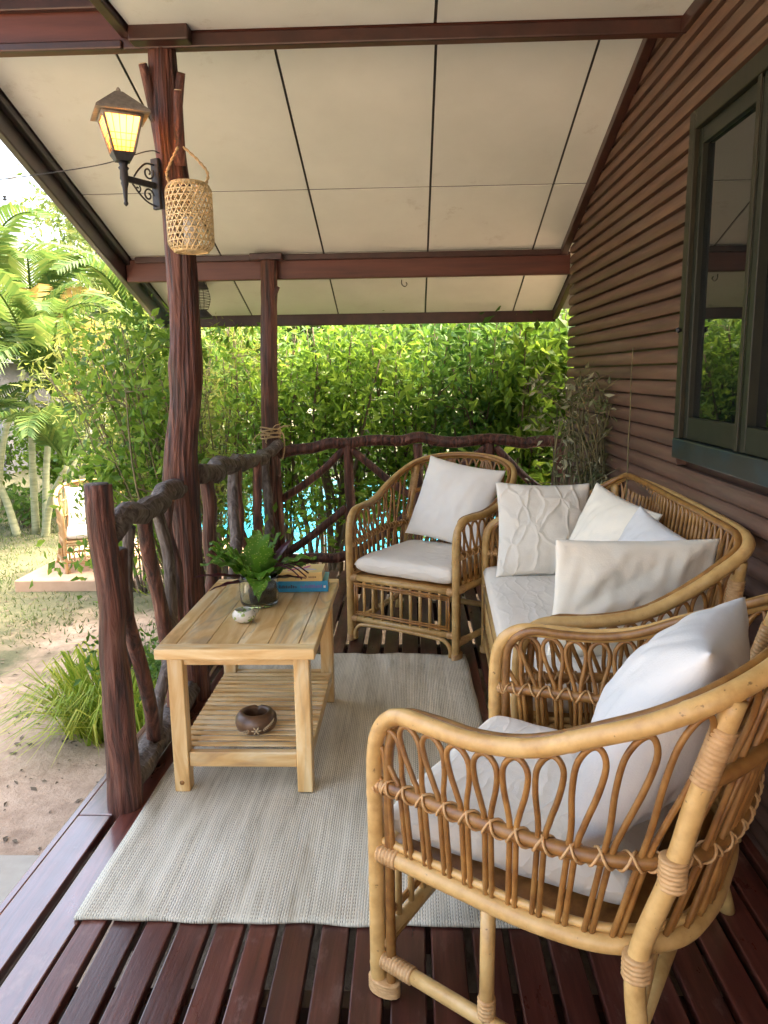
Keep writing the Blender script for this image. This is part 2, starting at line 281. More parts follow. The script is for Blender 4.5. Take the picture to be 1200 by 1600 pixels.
# ------------------------------------------------------------------ geometry helpers
class MB:
    def __init__(s): s.v = []; s.f = []
    def quad(s, *p):
        i = len(s.v); s.v += [tuple(q) for q in p]; s.f.append(tuple(range(i, i+len(p)))); return s
    def box(s, lo, hi, M=None):
        x0, y0, z0 = lo; x1, y1, z1 = hi
        P = [Vector(p) for p in ((x0, y0, z0), (x1, y0, z0), (x1, y1, z0), (x0, y1, z0), (x0, y0, z1), (x1, y0, z1), (x1, y1, z1), (x0, y1, z1))]
        return s.hexa(P, M)
    def hexa(s, P, M=None):
        if M: P = [M @ Vector(p) for p in P]
        i = len(s.v); s.v += [tuple(p) for p in P]
        s.f += [(i, i+3, i+2, i+1), (i+4, i+5, i+6, i+7), (i, i+1, i+5, i+4), (i+1, i+2, i+6, i+5), (i+2, i+3, i+7, i+6), (i+3, i, i+4, i+7)]; return s
    def tube(s, pts, r, n=10, cap=True, fn=None):
        pts = [Vector(p) for p in pts]; k = len(pts)
        rr = r if isinstance(r, (list, tuple)) else [r]*k
        T = []
        for i in range(k):
            d = pts[min(i+1, k-1)] - pts[max(i-1, 0)]
            T.append(d.normalized() if d.length > 1e-9 else Vector((0, 0, 1)))
        a = Vector((0, 0, 1)) if abs(T[0].z) < .9 else Vector((1, 0, 0))
        u = (a - T[0]*a.dot(T[0])).normalized(); i0 = len(s.v)
        for i in range(k):
            u = u - T[i]*u.dot(T[i]); u = u.normalized() if u.length > 1e-6 else T[i].orthogonal().normalized()
            w = T[i].cross(u)
            for j in range(n):
                t = 2*math.pi*j/n; q = rr[i]*(fn(i, t, pts[i]) if fn else 1)
                s.v.append(tuple(pts[i] + (u*math.cos(t) + w*math.sin(t))*q))
        for i in range(k-1):
            for j in range(n):
                b = i0+i*n; s.f.append((b+j, b+(j+1) % n, b+n+(j+1) % n, b+n+j))
        if cap:
            s.f.append(tuple(i0+j for j in reversed(range(n)))); s.f.append(tuple(i0+(k-1)*n+j for j in range(n)))
        return s
    def lathe(s, prof, n=32, c=(0, 0, 0), cap=True, fn=None):
        i0 = len(s.v)
        for r, z in prof:
            for j in range(n):
                t = 2*math.pi*j/n; q = r*(fn(t, z) if fn else 1)
                s.v.append((c[0]+q*math.cos(t), c[1]+q*math.sin(t), c[2]+z))
        for i in range(len(prof)-1):
            for j in range(n):
                b = i0+i*n; s.f.append((b+j, b+(j+1) % n, b+n+(j+1) % n, b+n+j))
        if cap:
            s.f.append(tuple(i0+j for j in reversed(range(n)))); s.f.append(tuple(i0+(len(prof)-1)*n+j for j in range(n)))
        return s
    def build(s, name, mat, parent=None, off=None, smooth=True, bevel=0, label=None, cat=None, group=None, kind=None):
        me = bpy.data.meshes.new(name)
        v = s.v if off is None else [(p[0]-off[0], p[1]-off[1], p[2]-off[2]) for p in s.v]
        me.from_pydata(v, [], s.f); me.materials.append(MAT[mat])
        if smooth: me.polygons.foreach_set('use_smooth', [True]*len(me.polygons))
        me.update(); o = bpy.data.objects.new(name, me); COL.objects.link(o)
        if parent is not None: o.parent = parent
        elif off is not None: o.location = off
        if bevel:
            b = o.modifiers.new('bevel', 'BEVEL'); b.width = bevel; b.segments = 2; b.limit_method = 'ANGLE'
        tag(o, label, cat, group, kind); return o
def tag(o, label=None, cat=None, group=None, kind=None):
    for k, v in (('label', label), ('category', cat), ('group', group), ('kind', kind)):
        if v: o[k] = v
    return o
def empty(name, loc, rz=0, label=None, cat=None, group=None):
    o = bpy.data.objects.new(name, None); COL.objects.link(o); o.location = loc; o.rotation_euler = (0, 0, rz); o.empty_display_size = .1
    return tag(o, label, cat, group)
def kids(o): return [c for c in bpy.data.objects if c.parent == o]
def copy_tree(o, parent=None, ch=None):
    c = o.copy(); COL.objects.link(c); c.parent = parent
    for k in kids(o): copy_tree(k, c)
    return c
def cat_rom(P, m=6):
    P = [Vector(p) for p in P]; out = []
    Q = [P[0]*2-P[1]] + P + [P[-1]*2-P[-2]]
    for i in range(1, len(Q)-2):
        a, b, c, d = Q[i-1:i+3]
        for k in range(m):
            t = k/m; out.append(.5*((2*b) + (c-a)*t + (2*a-5*b+4*c-d)*t*t + (3*b-a-3*c+d)*t**3))
    out.append(P[-1]); return out
def resample(pts, n):
    L = [0]
    for i in range(1, len(pts)): L.append(L[-1] + (pts[i]-pts[i-1]).length)
    out = []; j = 0
    for k in range(n):
        t = L[-1]*k/(n-1)
        while j < len(L)-2 and L[j+1] < t: j += 1
        q = (t-L[j])/max(1e-9, L[j+1]-L[j]); out.append(pts[j].lerp(pts[j+1], min(1, max(0, q))))
    return out
def wrap(mb, a, b, r, step=.0085, n=10):
    if isinstance(mb, list): mb.append(MB()); mb = mb[-1]
    a, b = Vector(a), Vector(b); k = max(2, int((b-a).length/step)); pts = []; rr = []
    for i in range(k+1):
        for q, e in ((0, .0002), (.25, .0036), (.75, .0040)):
            if i == k and q: continue
            pts.append(a.lerp(b, (i+q)/k)); rr.append(r+e)
    mb.tube(pts, rr, n)
def barkfn(seed, amp=.12, k=3.2, zs=1.6):
    def fn(i, t, p):
        c = Vector((math.cos(t)*k, math.sin(t)*k, p.z*zs + p.y*zs*.6 + seed*7.3))
        e = noise.noise(c)*.9; g = 1-abs(noise.noise(c*2.3 + Vector((3.1, 1.7, seed))))*2
        h = noise.noise(Vector((math.cos(t)*.8, math.sin(t)*.8, p.z*2.2+seed*3)))
        h2 = noise.noise(Vector((math.cos(t)*1.3+seed, math.sin(t)*1.3, p.z*5.5+p.y*3+seed*5)))
        return 1 + amp*(e*.55 + g*.6 + h*1.1 + h2*.75)
    return fn
def log(mb, pts, r0, r1, seed, amp=.12, n=28, step=.02, k=3.2, bulge=None):
    c = cat_rom(pts, 10); L = sum((c[i+1]-c[i]).length for i in range(len(c)-1)); m = max(4, int(L/step)); c = resample(c, m)
    rr = [r0+(r1-r0)*i/(m-1) for i in range(m)]
    if bulge:
        for z, w, a in bulge:
            for i in range(m): rr[i] *= 1 + a*math.exp(-((c[i].z-z)/w)**2)
    mb.tube(c, rr, n, True, barkfn(seed, amp, k)); return mb

# ------------------------------------------------------------------ ground, pool, paths
rnd = random.Random(5)
def spaced(lo, hi, near, n):
    a = sorted(set([lo + (hi-lo)*i/12 for i in range(13)] + [near[0] + (near[1]-near[0])*i/n for i in range(n+1)])); return a
GX = spaced(-160, 160, (-9, 9), 60); GY = spaced(-60, 260, (-2, 16), 60)
PX0, PX1, PY0, PY1 = -3.2, 2.6, 7.7, 13.5
mb = MB()
def gz(x, y):
    if -12 < x < 12 and -3 < y < 18: return -.5 + .03*noise.noise(Vector((x*.5, y*.5, 0))) - .015
    return -.52
for y in GY:
    for x in GX: mb.v.append((x, y, gz(x, y)))
nx = len(GX)
for j in range(len(GY)-1):
    for i in range(nx-1): mb.f.append((j*nx+i, j*nx+i+1, (j+1)*nx+i+1, (j+1)*nx+i))
mb.build('ground', 'ground', kind='structure')
MB().box((PX0, PY0, -.62), (PX1, PY1, -.44)).build('pool_water', 'water', kind='structure', smooth=False)
pc = empty('pool_coping', (0, PY0, -.5)); pc['kind'] = 'structure'
for i in range(12):
    x = PX0-.3 + i*(PX1-PX0+.6)/12; w = (PX1-PX0+.6)/12-.008
    for y in (PY0-.35, PY1+.004):
        MB().box((x, y, -.60), (x+w, y+.346, -.42)).build('coping_stone', 'poolstone', pc, (0, PY0, -.5), False, .006)
slab = MB().box((-6.0, -1.0, -.60), (-1.35, 2.72, -.468)).build('path', 'concrete', kind='structure', smooth=False, bevel=.01)
tan = MB().box((-3.6, 6.6, -.60), (-1.6, 8.4, -.40)).build('paving_slab', 'tanslab', off=(-2.7, 7.4, -.6), smooth=False, bevel=.012, label='raised tan slab on the lawn under the garden armchair', cat='slab')
# lawn
gb = MB()
for _ in range(60000):
    x = rnd.uniform(-8, -1.35); y = 3.6 + 9*rnd.random()**1.4
    k = noise.noise(Vector((x*.9, y*.9, 3))) + .35*(y-5.0)/3 - .22*(x+2.5)
    if k < rnd.uniform(-.05, .75): continue
    if -3.64 < x < -1.56 and 6.55 < y < 8.45: continue
    h = rnd.uniform(.015, .055); a = rnd.uniform(0, 6.28); w = rnd.uniform(.004, .009); z = gz(x, y)-.005
    dx, dy = math.cos(a)*w, math.sin(a)*w; lx, ly = rnd.uniform(-.04, .04), rnd.uniform(-.04, .04)
    gb.quad((x-dx, y-dy, z), (x+dx, y+dy, z), (x+lx, y+ly, z+h))
gb.build('lawn', 'grass', kind='stuff', label='patchy dry lawn beside the veranda', smooth=False)

lt = MB(); ql = random.Random(77)
for _ in range(420):
    x = ql.uniform(-3.6, -1.2); y = ql.uniform(2.75, 6.4); z = gz(x, y)+.004; a = ql.uniform(0, 6.28); l = ql.uniform(.008, .030); w = l*ql.uniform(.2, .5); c, s_ = math.cos(a), math.sin(a)
    lt.quad((x-c*l, y-s_*l, z), (x+s_*w, y-c*w, z+ql.uniform(0, .008)), (x+c*l, y+s_*l, z+ql.uniform(0, .006)), (x-s_*w, y+c*w, z+ql.uniform(0, .01)))
lt.build('leaf_litter', 'twig', kind='stuff', label='dry leaf bits scattered over the sandy ground', smooth=False)
# ------------------------------------------------------------------ deck
DK = empty('deck', (0, 2.3, -.5)); DK['kind'] = 'structure'; DO = (0, 2.3, -.5)
Y0, Y1 = -3.5, 5.38  # unseen deck length behind the camera, added along with the longer roof to cut light
def bl(y, o): return -.983 + .020*(y-1.56) + o     # left border line
def plank(xa0, xb0, xa1, xb1, y0=Y0, y1=Y1, z=0, th=.03, mat='deck'):
    MB().hexa([(xa0, y0, z-th), (xb0, y0, z-th), (xb1, y1, z-th), (xa1, y1, z-th), (xa0, y0, z), (xb0, y0, z), (xb1, y1, z), (xa1, y1, z)]).build('plank', mat, DK, DO, False, .004)
plank(bl(Y0, -.122), bl(Y0, -.012), bl(2.245, -.122), bl(2.245, -.012), Y0, 2.245, mat='deck_gloss')
plank(bl(2.25, -.122), bl(2.25, -.012), bl(Y1, -.122), bl(Y1, -.012), 2.25, Y1, mat='deck_gloss')
plank(bl(Y0, .012), bl(Y0, .10), bl(Y1, .012), bl(Y1, .10), mat='deck_gloss')
MB().hexa([(bl(Y0, -.150), Y0, -.20), (bl(Y0, -.126), Y0, -.20), (bl(Y1, -.126), Y1, -.20), (bl(Y1, -.150), Y1, -.20), (bl(Y0, -.150), Y0, -.006), (bl(Y0, -.126), Y0, -.006), (bl(Y1, -.126), Y1, -.006), (bl(Y1, -.150), Y1, -.006)]).build('edge_board', 'deck_gloss', DK, DO, False, .004)
x = -.79; i = 0
plank(bl(Y0, .108), x-.016, bl(4.4, .108), x-.016, Y0, 4.4)
r2 = random.Random(8)
while x < 1.0:
    w = r2.uniform(.070, .084); e = r2.uniform(-.002, .002)
    plank(x, x+w, x+e, x+w+e, z=r2.uniform(-.0025, .0)); x += w + r2.uniform(.014, .021)
j = MB()
for y in (-3.3, -2.4, -1.5, -.7, .1, .9, 1.55, 2.3, 3.1, 3.9, 4.7, 5.3): j.box((-1.09, y-.025, -.15), (1.0, y+.025, -.031))
for y in (-.6, 2.3, 5.2):
    for xx in (-.95, 0, .9): j.box((xx-.05, y-.04, -.62), (xx+.05, y+.04, -.151))
j.build('joists', 'trim', DK, DO, False)

# ------------------------------------------------------------------ house
XW = 1.02; HO = (2.6, 2.0, -.5)
HS = empty('house', HO, 0, 'brown clapboard bungalow with cream panelled veranda ceiling and dark red beams', 'house')
SL = .338; ZB, YB = 2.17, 5.2
def cz(y): return ZB + SL*(YB-y)
YC = 5.09
wall = MB().box((XW+.03, -3.6, -.6), (XW+3.2, YC-.02, 2.10)).build('wall', 'trim', HS, HO, False)  # unseen length behind the camera is added to darken the porch
P = [(XW+.03, -3.6, 2.10), (XW+3.2, -3.6, 2.10), (XW+3.2, YC-.02, 2.10), (XW+.03, YC-.02, 2.10), (XW+.03, -3.6, cz(3.2)), (XW+3.2, -3.6, cz(3.2)), (XW+3.2, YC-.02, cz(YC)-.005), (XW+.03, YC-.02, cz(YC)-.005)]
MB().hexa(P).build('gable', 'trim', HS, HO, False)
WY0, WY1, WZ0, WZ1 = .6, 2.955, 1.07, 2.285
z = -.30; pitch = .0638; q = random.Random(3)
def board(y0, y1, z, t=.024):
    y1b = min(y1, YB-(z-ZB)/SL); y1t = min(y1, YB-(z+pitch-ZB)/SL)
    if y1b - y0 < .1: return
    jx = q.uniform(-.002, .002); a = XW-.006+jx; b = XW+.028
    m = MB(); zt = z+pitch-.008; NP = 7; pr = []
    for k_ in range(NP+1):
        t_ = k_/NP; pr.append((b-.020 - .017*math.sin(math.pi*(.12+.86*t_))**.7 - .006*(1-t_), z+.001+(zt-z)*t_))
    pr = [(b, z+.001)] + pr + [(b, zt)]; n_ = len(pr)
    for px_, pz_ in pr: m.v.append((px_, y0, pz_))
    for px_, pz_ in pr: m.v.append((px_, y1b+(y1t-y1b)*(pz_-z)/pitch, pz_))
    m.f = [(k_, k_+1, n_+k_+1, n_+k_) for k_ in range(n_-1)] + [tuple(range(n_))[::-1], tuple(range(n_, 2*n_))]
    m.build('siding_board', 'siding', wall, HO, False)
while z < 3.1:
    if z+pitch < WZ0+.02 or z > WZ1-.02: board(-3.6, YC, z)
    else:
        board(WY1-.004, YC, z); board(-3.6, WY0+.004, z)
    z += pitch
win = MB()
for lo, hi in (((XW-.028, WY1-.055, WZ0+.075), (XW+.03, WY1, WZ1)), ((XW-.028, WY0, WZ0+.075), (XW+.03, WY0+.055, WZ1)), ((XW-.027, WY0+.055, WZ1-.065), (XW+.03, WY1-.055, WZ1-.001))): win.box(lo, hi)
win = win.build('window', 'frame_green', HS, HO, False, .004)
MB().box((XW-.030, WY0, WZ0), (XW+.03, WY1+.002, WZ0+.0745)).build('sill', 'sill_teal', win, HO, False, .004)
MB().box((XW+.027, WY0+.05, WZ0+.08), (XW+.0296, WY1-.05, WZ1-.05)).build('backing', 'blacktrim', win, HO, False)
sp = [WY1-.0555, 2.39, 1.68, WY0+.0555]
for k in range(3):
    a, b = sp[k]-(.0 if k == 0 else .012), sp[k+1]+.012; z0, z1 = WZ0+.076, WZ1-.067; s = MB(); xo = XW-.020 if k % 2 else XW-.010
    wj = .035 if k == 0 else .035
    s.box((xo, a-wj, z0), (XW+.022, a, z1)); s.box((xo, b, z0), (XW+.022, b+.035, z1)); s.box((xo+.001, b+.035, z0+.001), (XW+.022, a-wj, z0+.080)); s.box((xo+.001, b+.035, z1-.055), (XW+.022, a-wj, z1-.001))
    s.build('sash', 'sash', win, HO, False, .003)
    MB().box((XW+.010, b+.030, z0+.075), (XW+.0145, a-wj+.005, z1-.05)).build('pane', 'window_glass', win, HO, False)
MB().box((XW-.026, 2.385, WZ0+.077), (XW-.0205, 2.41, WZ1-.066)).build('mullion', 'frame_green', win, HO, False, .003)
kb = MB(); kb.tube([(XW-.028, WY1-.028, 1.54), (XW-.036, WY1-.028, 1.54), (XW-.037, WY1-.028, 1.54), (XW-.046, WY1-.028, 1.54)], [.006, .006, .011, .008], 12)
kb.build('knob', 'ironblack', win, HO)
# ceiling
RX0, RX1, YE = -1.86, 1.125, 6.16
def slope_box(x0, x1, y0, y1, t0, t1):
    return MB().hexa([(x0, y0, cz(y0)+t0), (x1, y0, cz(y0)+t0), (x1, y1, cz(y1)+t0), (x0, y1, cz(y1)+t0), (x0, y0, cz(y0)+t1), (x1, y0, cz(y0)+t1), (x1, y1, cz(y1)+t1), (x0, y1, cz(y1)+t1)])
roof = slope_box(RX0-.02, 5.0, .9, YE+.05, .045, .10).build('roof', 'far_roof', HS, HO, False)
MB().hexa([(RX0-.02, -3.7, cz(3.1)), (5, -3.7, cz(3.1)), (5, .9, cz(.9)+.045), (RX0-.02, .9, cz(.9)+.045), (RX0-.02, -3.7, cz(3.1)+.055), (5, -3.7, cz(3.1)+.055), (5, .9, cz(.9)+.10), (RX0-.02, .9, cz(.9)+.10)]).build('roof', 'far_roof', HS, HO, False)  # unseen rear roof, lengthened behind the camera to block light from the porch
cl = slope_box(RX0+.02, RX1-.02, 3.12, YE-.02, .006, .040).build('ceiling', 'blacktrim', HS, HO, False)
xs = [RX0+.02, -1.235, -.56, .115, .79, RX1-.03]; ys = [3.13, 4.50, 5.19, YE-.03]
for a, b in zip(xs, xs[1:]):
    for c, d in zip(ys, ys[1:]):
        slope_box(a+.006, b-.006, c+.007, d-.007, .0, .005).build('ceiling_panel', 'ceiling_board', cl, HO, False)
FZ = 2.655
fl = MB().box((-1.02, -3.6, FZ+.006), (1.02, 3.09, FZ+.035)).build('ceiling', 'blacktrim', HS, HO, False)  # reaches back unseen past the camera, lengthened to darken the near deck
xs = [-1.02, .098, 1.015]; ys = [-3.6, -2.6, -1.2, .2, 1.6, 3.085]
for a, b in zip(xs, xs[1:]):
    for c, d in zip(ys, ys[1:]):
        MB().box((a+.006, c+.006, FZ), (b-.006, d-.005, FZ+.005)).build('ceiling_panel', 'ceiling_board', fl, HO, False)
def beam(lo, hi, mat='beam', name='beam', bev=.006): return MB().box(lo, hi).build(name, mat, HS, HO, False, bev)
beam((-2.0, 3.10, 2.61), (1.0, 3.16, 2.80))
beam((-2.0, 3.070, 2.735), (-1.068, 3.099, 2.805), 'trim', 'trim')
beam((-1.062, 3.084, 2.60), (1.016, 3.0995, 2.652), 'trim', 'trim')
beam((-2.0, 3.0765, 2.60), (-1.064, 3.0992, 2.632), 'trim', 'trim')
beam((-1.065, -3.6, 2.635), (-1.022, 3.083, 2.72), 'trim', 'trim')
beam((.985, -3.6, 2.60), (1.013, 3.083, 2.653), 'trim', 'trim')
beam((-1.02, 3.02, 2.603), (-.80, 3.0835, 2.66), 'trim', 'trim')
beam((-1.872, 5.205, 2.015), (1.035, 5.26, 2.155))
beam((-1.80, 5.17, 2.130), (1.018, 5.204, 2.168), 'trim', 'trim')
beam((-1.03, 5.10, 2.125), (-.82, 5.169, 2.168), 'trim', 'trim')
beam((RX0, YE, 1.775), (RX1, YE+.03, 1.90), 'trim', 'fascia_board')
slope_box(RX0-.055, RX0-.015, 1.0, YE+.03, -.15, .12).build('barge_board', 'bargewood', HS, HO, False, .006)
slope_box(RX0-.0145, RX0+.018, 3.17, YE-.005, -.045, .011).build('trim', 'bargewood', HS, HO, False, .004)
slope_box(RX1-.028, RX1+.012, 5.27, YE-.005, -.055, .044).build('barge_board', 'trim', HS, HO, False, .006)
slope_box(XW-.055, XW-.012, 3.17, 5.165, -.05, -.001).build('trim', 'trim', HS, HO, False, .004)
hk = MB(); hk.tube(cat_rom([(-.06, 5.58, cz(5.58)), (-.06, 5.58, 2.015), (-.05, 5.58, 2.0), (-.035, 5.58, 1.995), (-.022, 5.58, 2.01), (-.03, 5.58, 2.025)], 5), .003, 6); hk.build('ceiling_hook', 'ironblack', HS, HO)

# ------------------------------------------------------------------ posts
def post(pts, r0, r1, seed, lab, stubs=(), bulge=None, amp=.13):
    o = empty('veranda_post', pts[0], 0, lab, 'post'); m = MB(); log(m, pts, r0, r1, seed, amp, 84, .012, 7.5, bulge)
    m.build('trunk', 'bark', o, pts[0])
    for a, b, ra, rb, cm in stubs:
        s = MB(); log(s, [a, tuple((a[k]+b[k])/2 for k in range(3)), b], ra, rb, seed+3, .08, 16, .012); s.build('branch_stub', 'bark', o, pts[0])
        if cm:
            a, b = Vector(a), Vector(b); d = (b-a).normalized(); s = MB(); s.tube([b-d*.002, b+d*.003], [rb*.9, rb*.86], 14); s.build('cut_end', 'cutwood', o, pts[0])
    return o
post([(-.975, 3.18, -.14), (-.972, 3.18, .3), (-.968, 3.18, .7), (-.972, 3.18, 1.0), (-.93, 3.18, 1.35), (-.915, 3.18, 1.7), (-.92, 3.165, 2.1), (-.928, 3.15, 2.4), (-.928, 3.135, 2.62)], .074, .047, 1.3,
     'thick gnarled dark red tree trunk post carrying the wall lantern', [((-.965, 3.13, 2.36), (-.99, 3.08, 2.545), .022, .016, True), ((-.885, 3.13, 2.20), (-.858, 3.06, 2.445), .024, .015, True), ((-.89, 3.14, 2.40), (-.858, 3.115, 2.525), .022, .016, False)],
     [(.95, .16, .12), (1.42, .10, .13), (2.40, .14, .16), (2.12, .07, .10)], .15)
post([(-.935, 5.15, -.14), (-.935, 5.15, .3), (-.945, 5.15, .9), (-.94, 5.15, 1.4), (-.925, 5.15, 1.8), (-.915, 5.15, 2.126)], .060, .050, 4.1,
     'slimmer red trunk post at the far corner with vine tied round it', [((-.90, 5.13, 1.88), (-.855, 5.12, 1.96), .022, .014, False)], [(1.93, .06, .12)], .09)

# ------------------------------------------------------------------ railings
def rail_thing(loc, lab): return empty('rustic_railing', loc, 0, lab, 'railing')
def stick(root, name, pts, r0, r1, mat, seed, amp=.12, n=20, step=.015):
    q_ = random.Random(int(seed*10)); c_ = resample(cat_rom(pts, 8), max(4, int((Vector(pts[0])-Vector(pts[-1])).length/.11))); kk = .010 if name != 'post' else .003
    pts = [c_[0]] + [p + Vector((q_.gauss(0, kk), q_.gauss(0, kk), q_.gauss(0, kk))) for p in c_[1:-1]] + [c_[-1]]; amp = amp*1.45
    m = MB(); log(m, pts, r0, r1, seed, amp, n, step); return m.build(name, mat, root, root.location)
g = rail_thing((-.955, 2.7, 0), 'short rail of bent branches between the cut-off post and the lantern post')
stick(g, 'post', [(-.958, 2.30, -.10), (-.955, 2.30, .0), (-.950, 2.30, .45), (-.953, 2.30, .75), (-.965, 2.30, 1.075)], .050, .036, 'bark', 9.1, .11, 48, .012)
s = MB(); s.tube([(-.965, 2.30, 1.074), (-.965, 2.30, 1.079)], [.035, .034], 32); s.build('post_top', 'greywood', g, g.location)
stick(g, 'handrail', [(-.945, 2.33, .915), (-.95, 2.60, .93), (-.955, 2.83, .925), (-.962, 2.98, .955), (-.965, 3.12, .945)], .034, .038, 'greywood', 2.2, .16, 28, .012)
stick(g, 'bottom_rail', [(-.950, 2.33, .075), (-.965, 2.7, .05), (-.975, 3.12, .06)], .040, .042, 'greywood', 5.2, .16, 28, .012)
stick(g, 'baluster', [(-.935, 2.36, .86), (-.94, 2.45, .52), (-.955, 2.60, .09)], .022, .024, 'bark', 1.9)
stick(g, 'baluster', [(-.955, 2.52, .90), (-.975, 2.55, .66), (-.985, 2.50, .45), (-.965, 2.42, .09)], .020, .013, 'greywood', 3.3)
stick(g, 'baluster', [(-.953, 2.66, .91), (-.955, 2.74, .6), (-.962, 2.86, .08)], .025, .024, 'bark', 6.3)
stick(g, 'baluster', [(-.955, 2.80, .91), (-.93, 2.83, .70), (-.925, 2.82, .45), (-.95, 2.68, .22), (-.962, 2.64, .07)], .020, .022, 'greywood', 7.3)
stick(g, 'baluster', [(-.962, 2.98, .92), (-.965, 2.99, .5), (-.97, 3.0, .08)], .021, .023, 'bark', 8.3)
g = rail_thing((-.945, 4.2, 0), 'side rail of grey and red branches between the two trunk posts')
stick(g, 'handrail', [(-.915, 3.26, .985), (-.925, 3.9, .955), (-.93, 4.5, .915), (-.93, 4.85, .90), (-.905, 5.03, .925), (-.88, 5.08, .945)], .040, .034, 'greywood', 12.2, .13, 28, .014)
stick(g, 'bottom_rail', [(-.965, 3.27, .08), (-.955, 4.2, .07), (-.95, 5.08, .08)], .038, .036, 'greywood', 15.2, .14, 24)
for k, (ya, yb, mt, r, bend) in enumerate(((3.42, 3.40, 'bark', .030, .01), (3.95, 3.62, 'greywood', .023, .035), (4.02, 4.05, 'bark', .027, 0), (4.08, 4.62, 'bark', .022, -.05), (4.55, 4.62, 'bark', .026, 0), (4.86, 4.74, 'greywood', .026, .02), (4.95, 4.98, 'bark', .027, 0))):
    zt = .95-.05*(ya-3.4)/1.5; stick(g, 'baluster', [(-.928, ya, zt), (-.935+bend, ya*.6+yb*.4, .62), (-.945+bend, ya*.3+yb*.7, .4), (-.953, yb, .09)], r, r*1.02, mt, 20+k)
g = rail_thing((.03, 5.16, 0), 'back rail of dark red poles with crossed braces in front of the hedge')
stick(g, 'handrail', [(-.895, 5.15, .875), (-.55, 5.16, .925), (-.30, 5.165, .935), (.05, 5.16, .955), (.25, 5.16, .935), (.6, 5.16, .945), (.99, 5.16, .935)], .034, .034, 'bark', 31.2, .08, 28, .014)
stick(g, 'bottom_rail', [(-.89, 5.16, .15), (0, 5.17, .15), (1.0, 5.16, .15)], .032, .032, 'bark', 33.2, .10, 24)
for k, xx in enumerate((-.43, .04, .52)): stick(g, 'post', [(xx, 5.16, .93), (xx+.008, 5.16, .5), (xx, 5.16, .0)], .030, .032, 'bark', 40+k, .08)
stick(g, 'post', [(.985, 5.16, .93), (.985, 5.16, .5), (.985, 5.16, .0)], .040, .040, 'bark', 45, .08)
for k, (a, b) in enumerate((((-.46, .90), (-.89, .56)), ((-.45, .50), (-.89, .17)), ((-.41, .90), (.02, .56)), ((-.41, .17), (.03, .50)), ((.50, .90), (.07, .56)), ((.06, .17), (.50, .50)), ((.56, .90), (.95, .56)), ((.95, .17), (.55, .50)))):
    stick(g, 'brace', [(a[0], 5.165, a[1]), ((a[0]+b[0])/2, 5.165, (a[1]+b[1])/2-.02), (b[0], 5.165, b[1])], .025, .025, 'bark', 50+k, .10)
# vine tied round the far post
t = MB(); rr = random.Random(4)
for k in range(6):
    zz = .985 + k*.013; ph = rr.uniform(0, 6)
    t.tube([(-.945+.067*math.cos(a*.3+ph), 5.15+.067*math.sin(a*.3+ph), zz+.006*math.sin(a*.6+k)) for a in range(22)], .005, 6)
for k in range(7):
    a = rr.uniform(3.6, 5.6); p = Vector((-.945+.07*math.cos(a), 5.15+.07*math.sin(a), 1.02)); d = Vector((rr.uniform(-.1, .14), -.03, rr.uniform(-.13, .09)))
    t.tube(cat_rom([p, p+d*.5+Vector((0, -.02, .02)), p+d], 4), .003, 5)
t.tube(cat_rom([(-.885, 5.10, 1.03), (-.85, 5.08, 1.01), (-.845, 5.09, .92), (-.86, 5.09, .84)], 5), .005, 6)
t.build('vine_tie', 'rope', off=(-.945, 5.15, 1.0), label='pale dried vine knotted round the far corner post', cat='rope')

# ------------------------------------------------------------------ rug
rg = MB(); RN, RM = 50, 80
def rz(u, v):
    e = .006*noise.noise(Vector((u*5, v*7, 1))) + .0045*noise.noise(Vector((u*15, v*4+u*3, 4))) + .002*noise.noise(Vector((u*30, v*9, 2)))
    if v < .02: e += .004*abs(noise.noise(Vector((u*16, 0, 9))))
    return .0105 + max(-.004, e)
for top in (1, 0):
    for jj in range(RM+1):
        for ii in range(RN+1):
            u, v = ii/RN, jj/RM
            xx = (-.892+.02*v)*(1-u) + (.315-.055*v)*u + .006*noise.noise(Vector((v*6, u*2, 7)))
            yy = 1.758 + 1.925*v - .012*u + .012*noise.noise(Vector((u*9, v*2, 5)))
            rg.v.append((xx, yy, rz(u, v) if top else .0025))
O2 = (RN+1)*(RM+1)
for jj in range(RM):
    for ii in range(RN):
        a = jj*(RN+1)+ii; rg.f.append((a, a+1, a+RN+2, a+RN+1)); rg.f.append((O2+a, O2+a+RN+1, O2+a+RN+2, O2+a+1))
for ii in range(RN):
    rg.f.append((O2+ii, O2+ii+1, ii+1, ii)); b = RM*(RN+1)+ii; rg.f.append((b, b+1, O2+b+1, O2+b))
for jj in range(RM):
    a = jj*(RN+1); rg.f.append((a, a+RN+1, O2+a+RN+1, O2+a)); a += RN; rg.f.append((O2+a, O2+a+RN+1, a+RN+1, a))
rg.build('rug', 'rug', off=(-.3, 2.7, 0), label='flat-woven cream and grey rug under the coffee table', cat='rug')

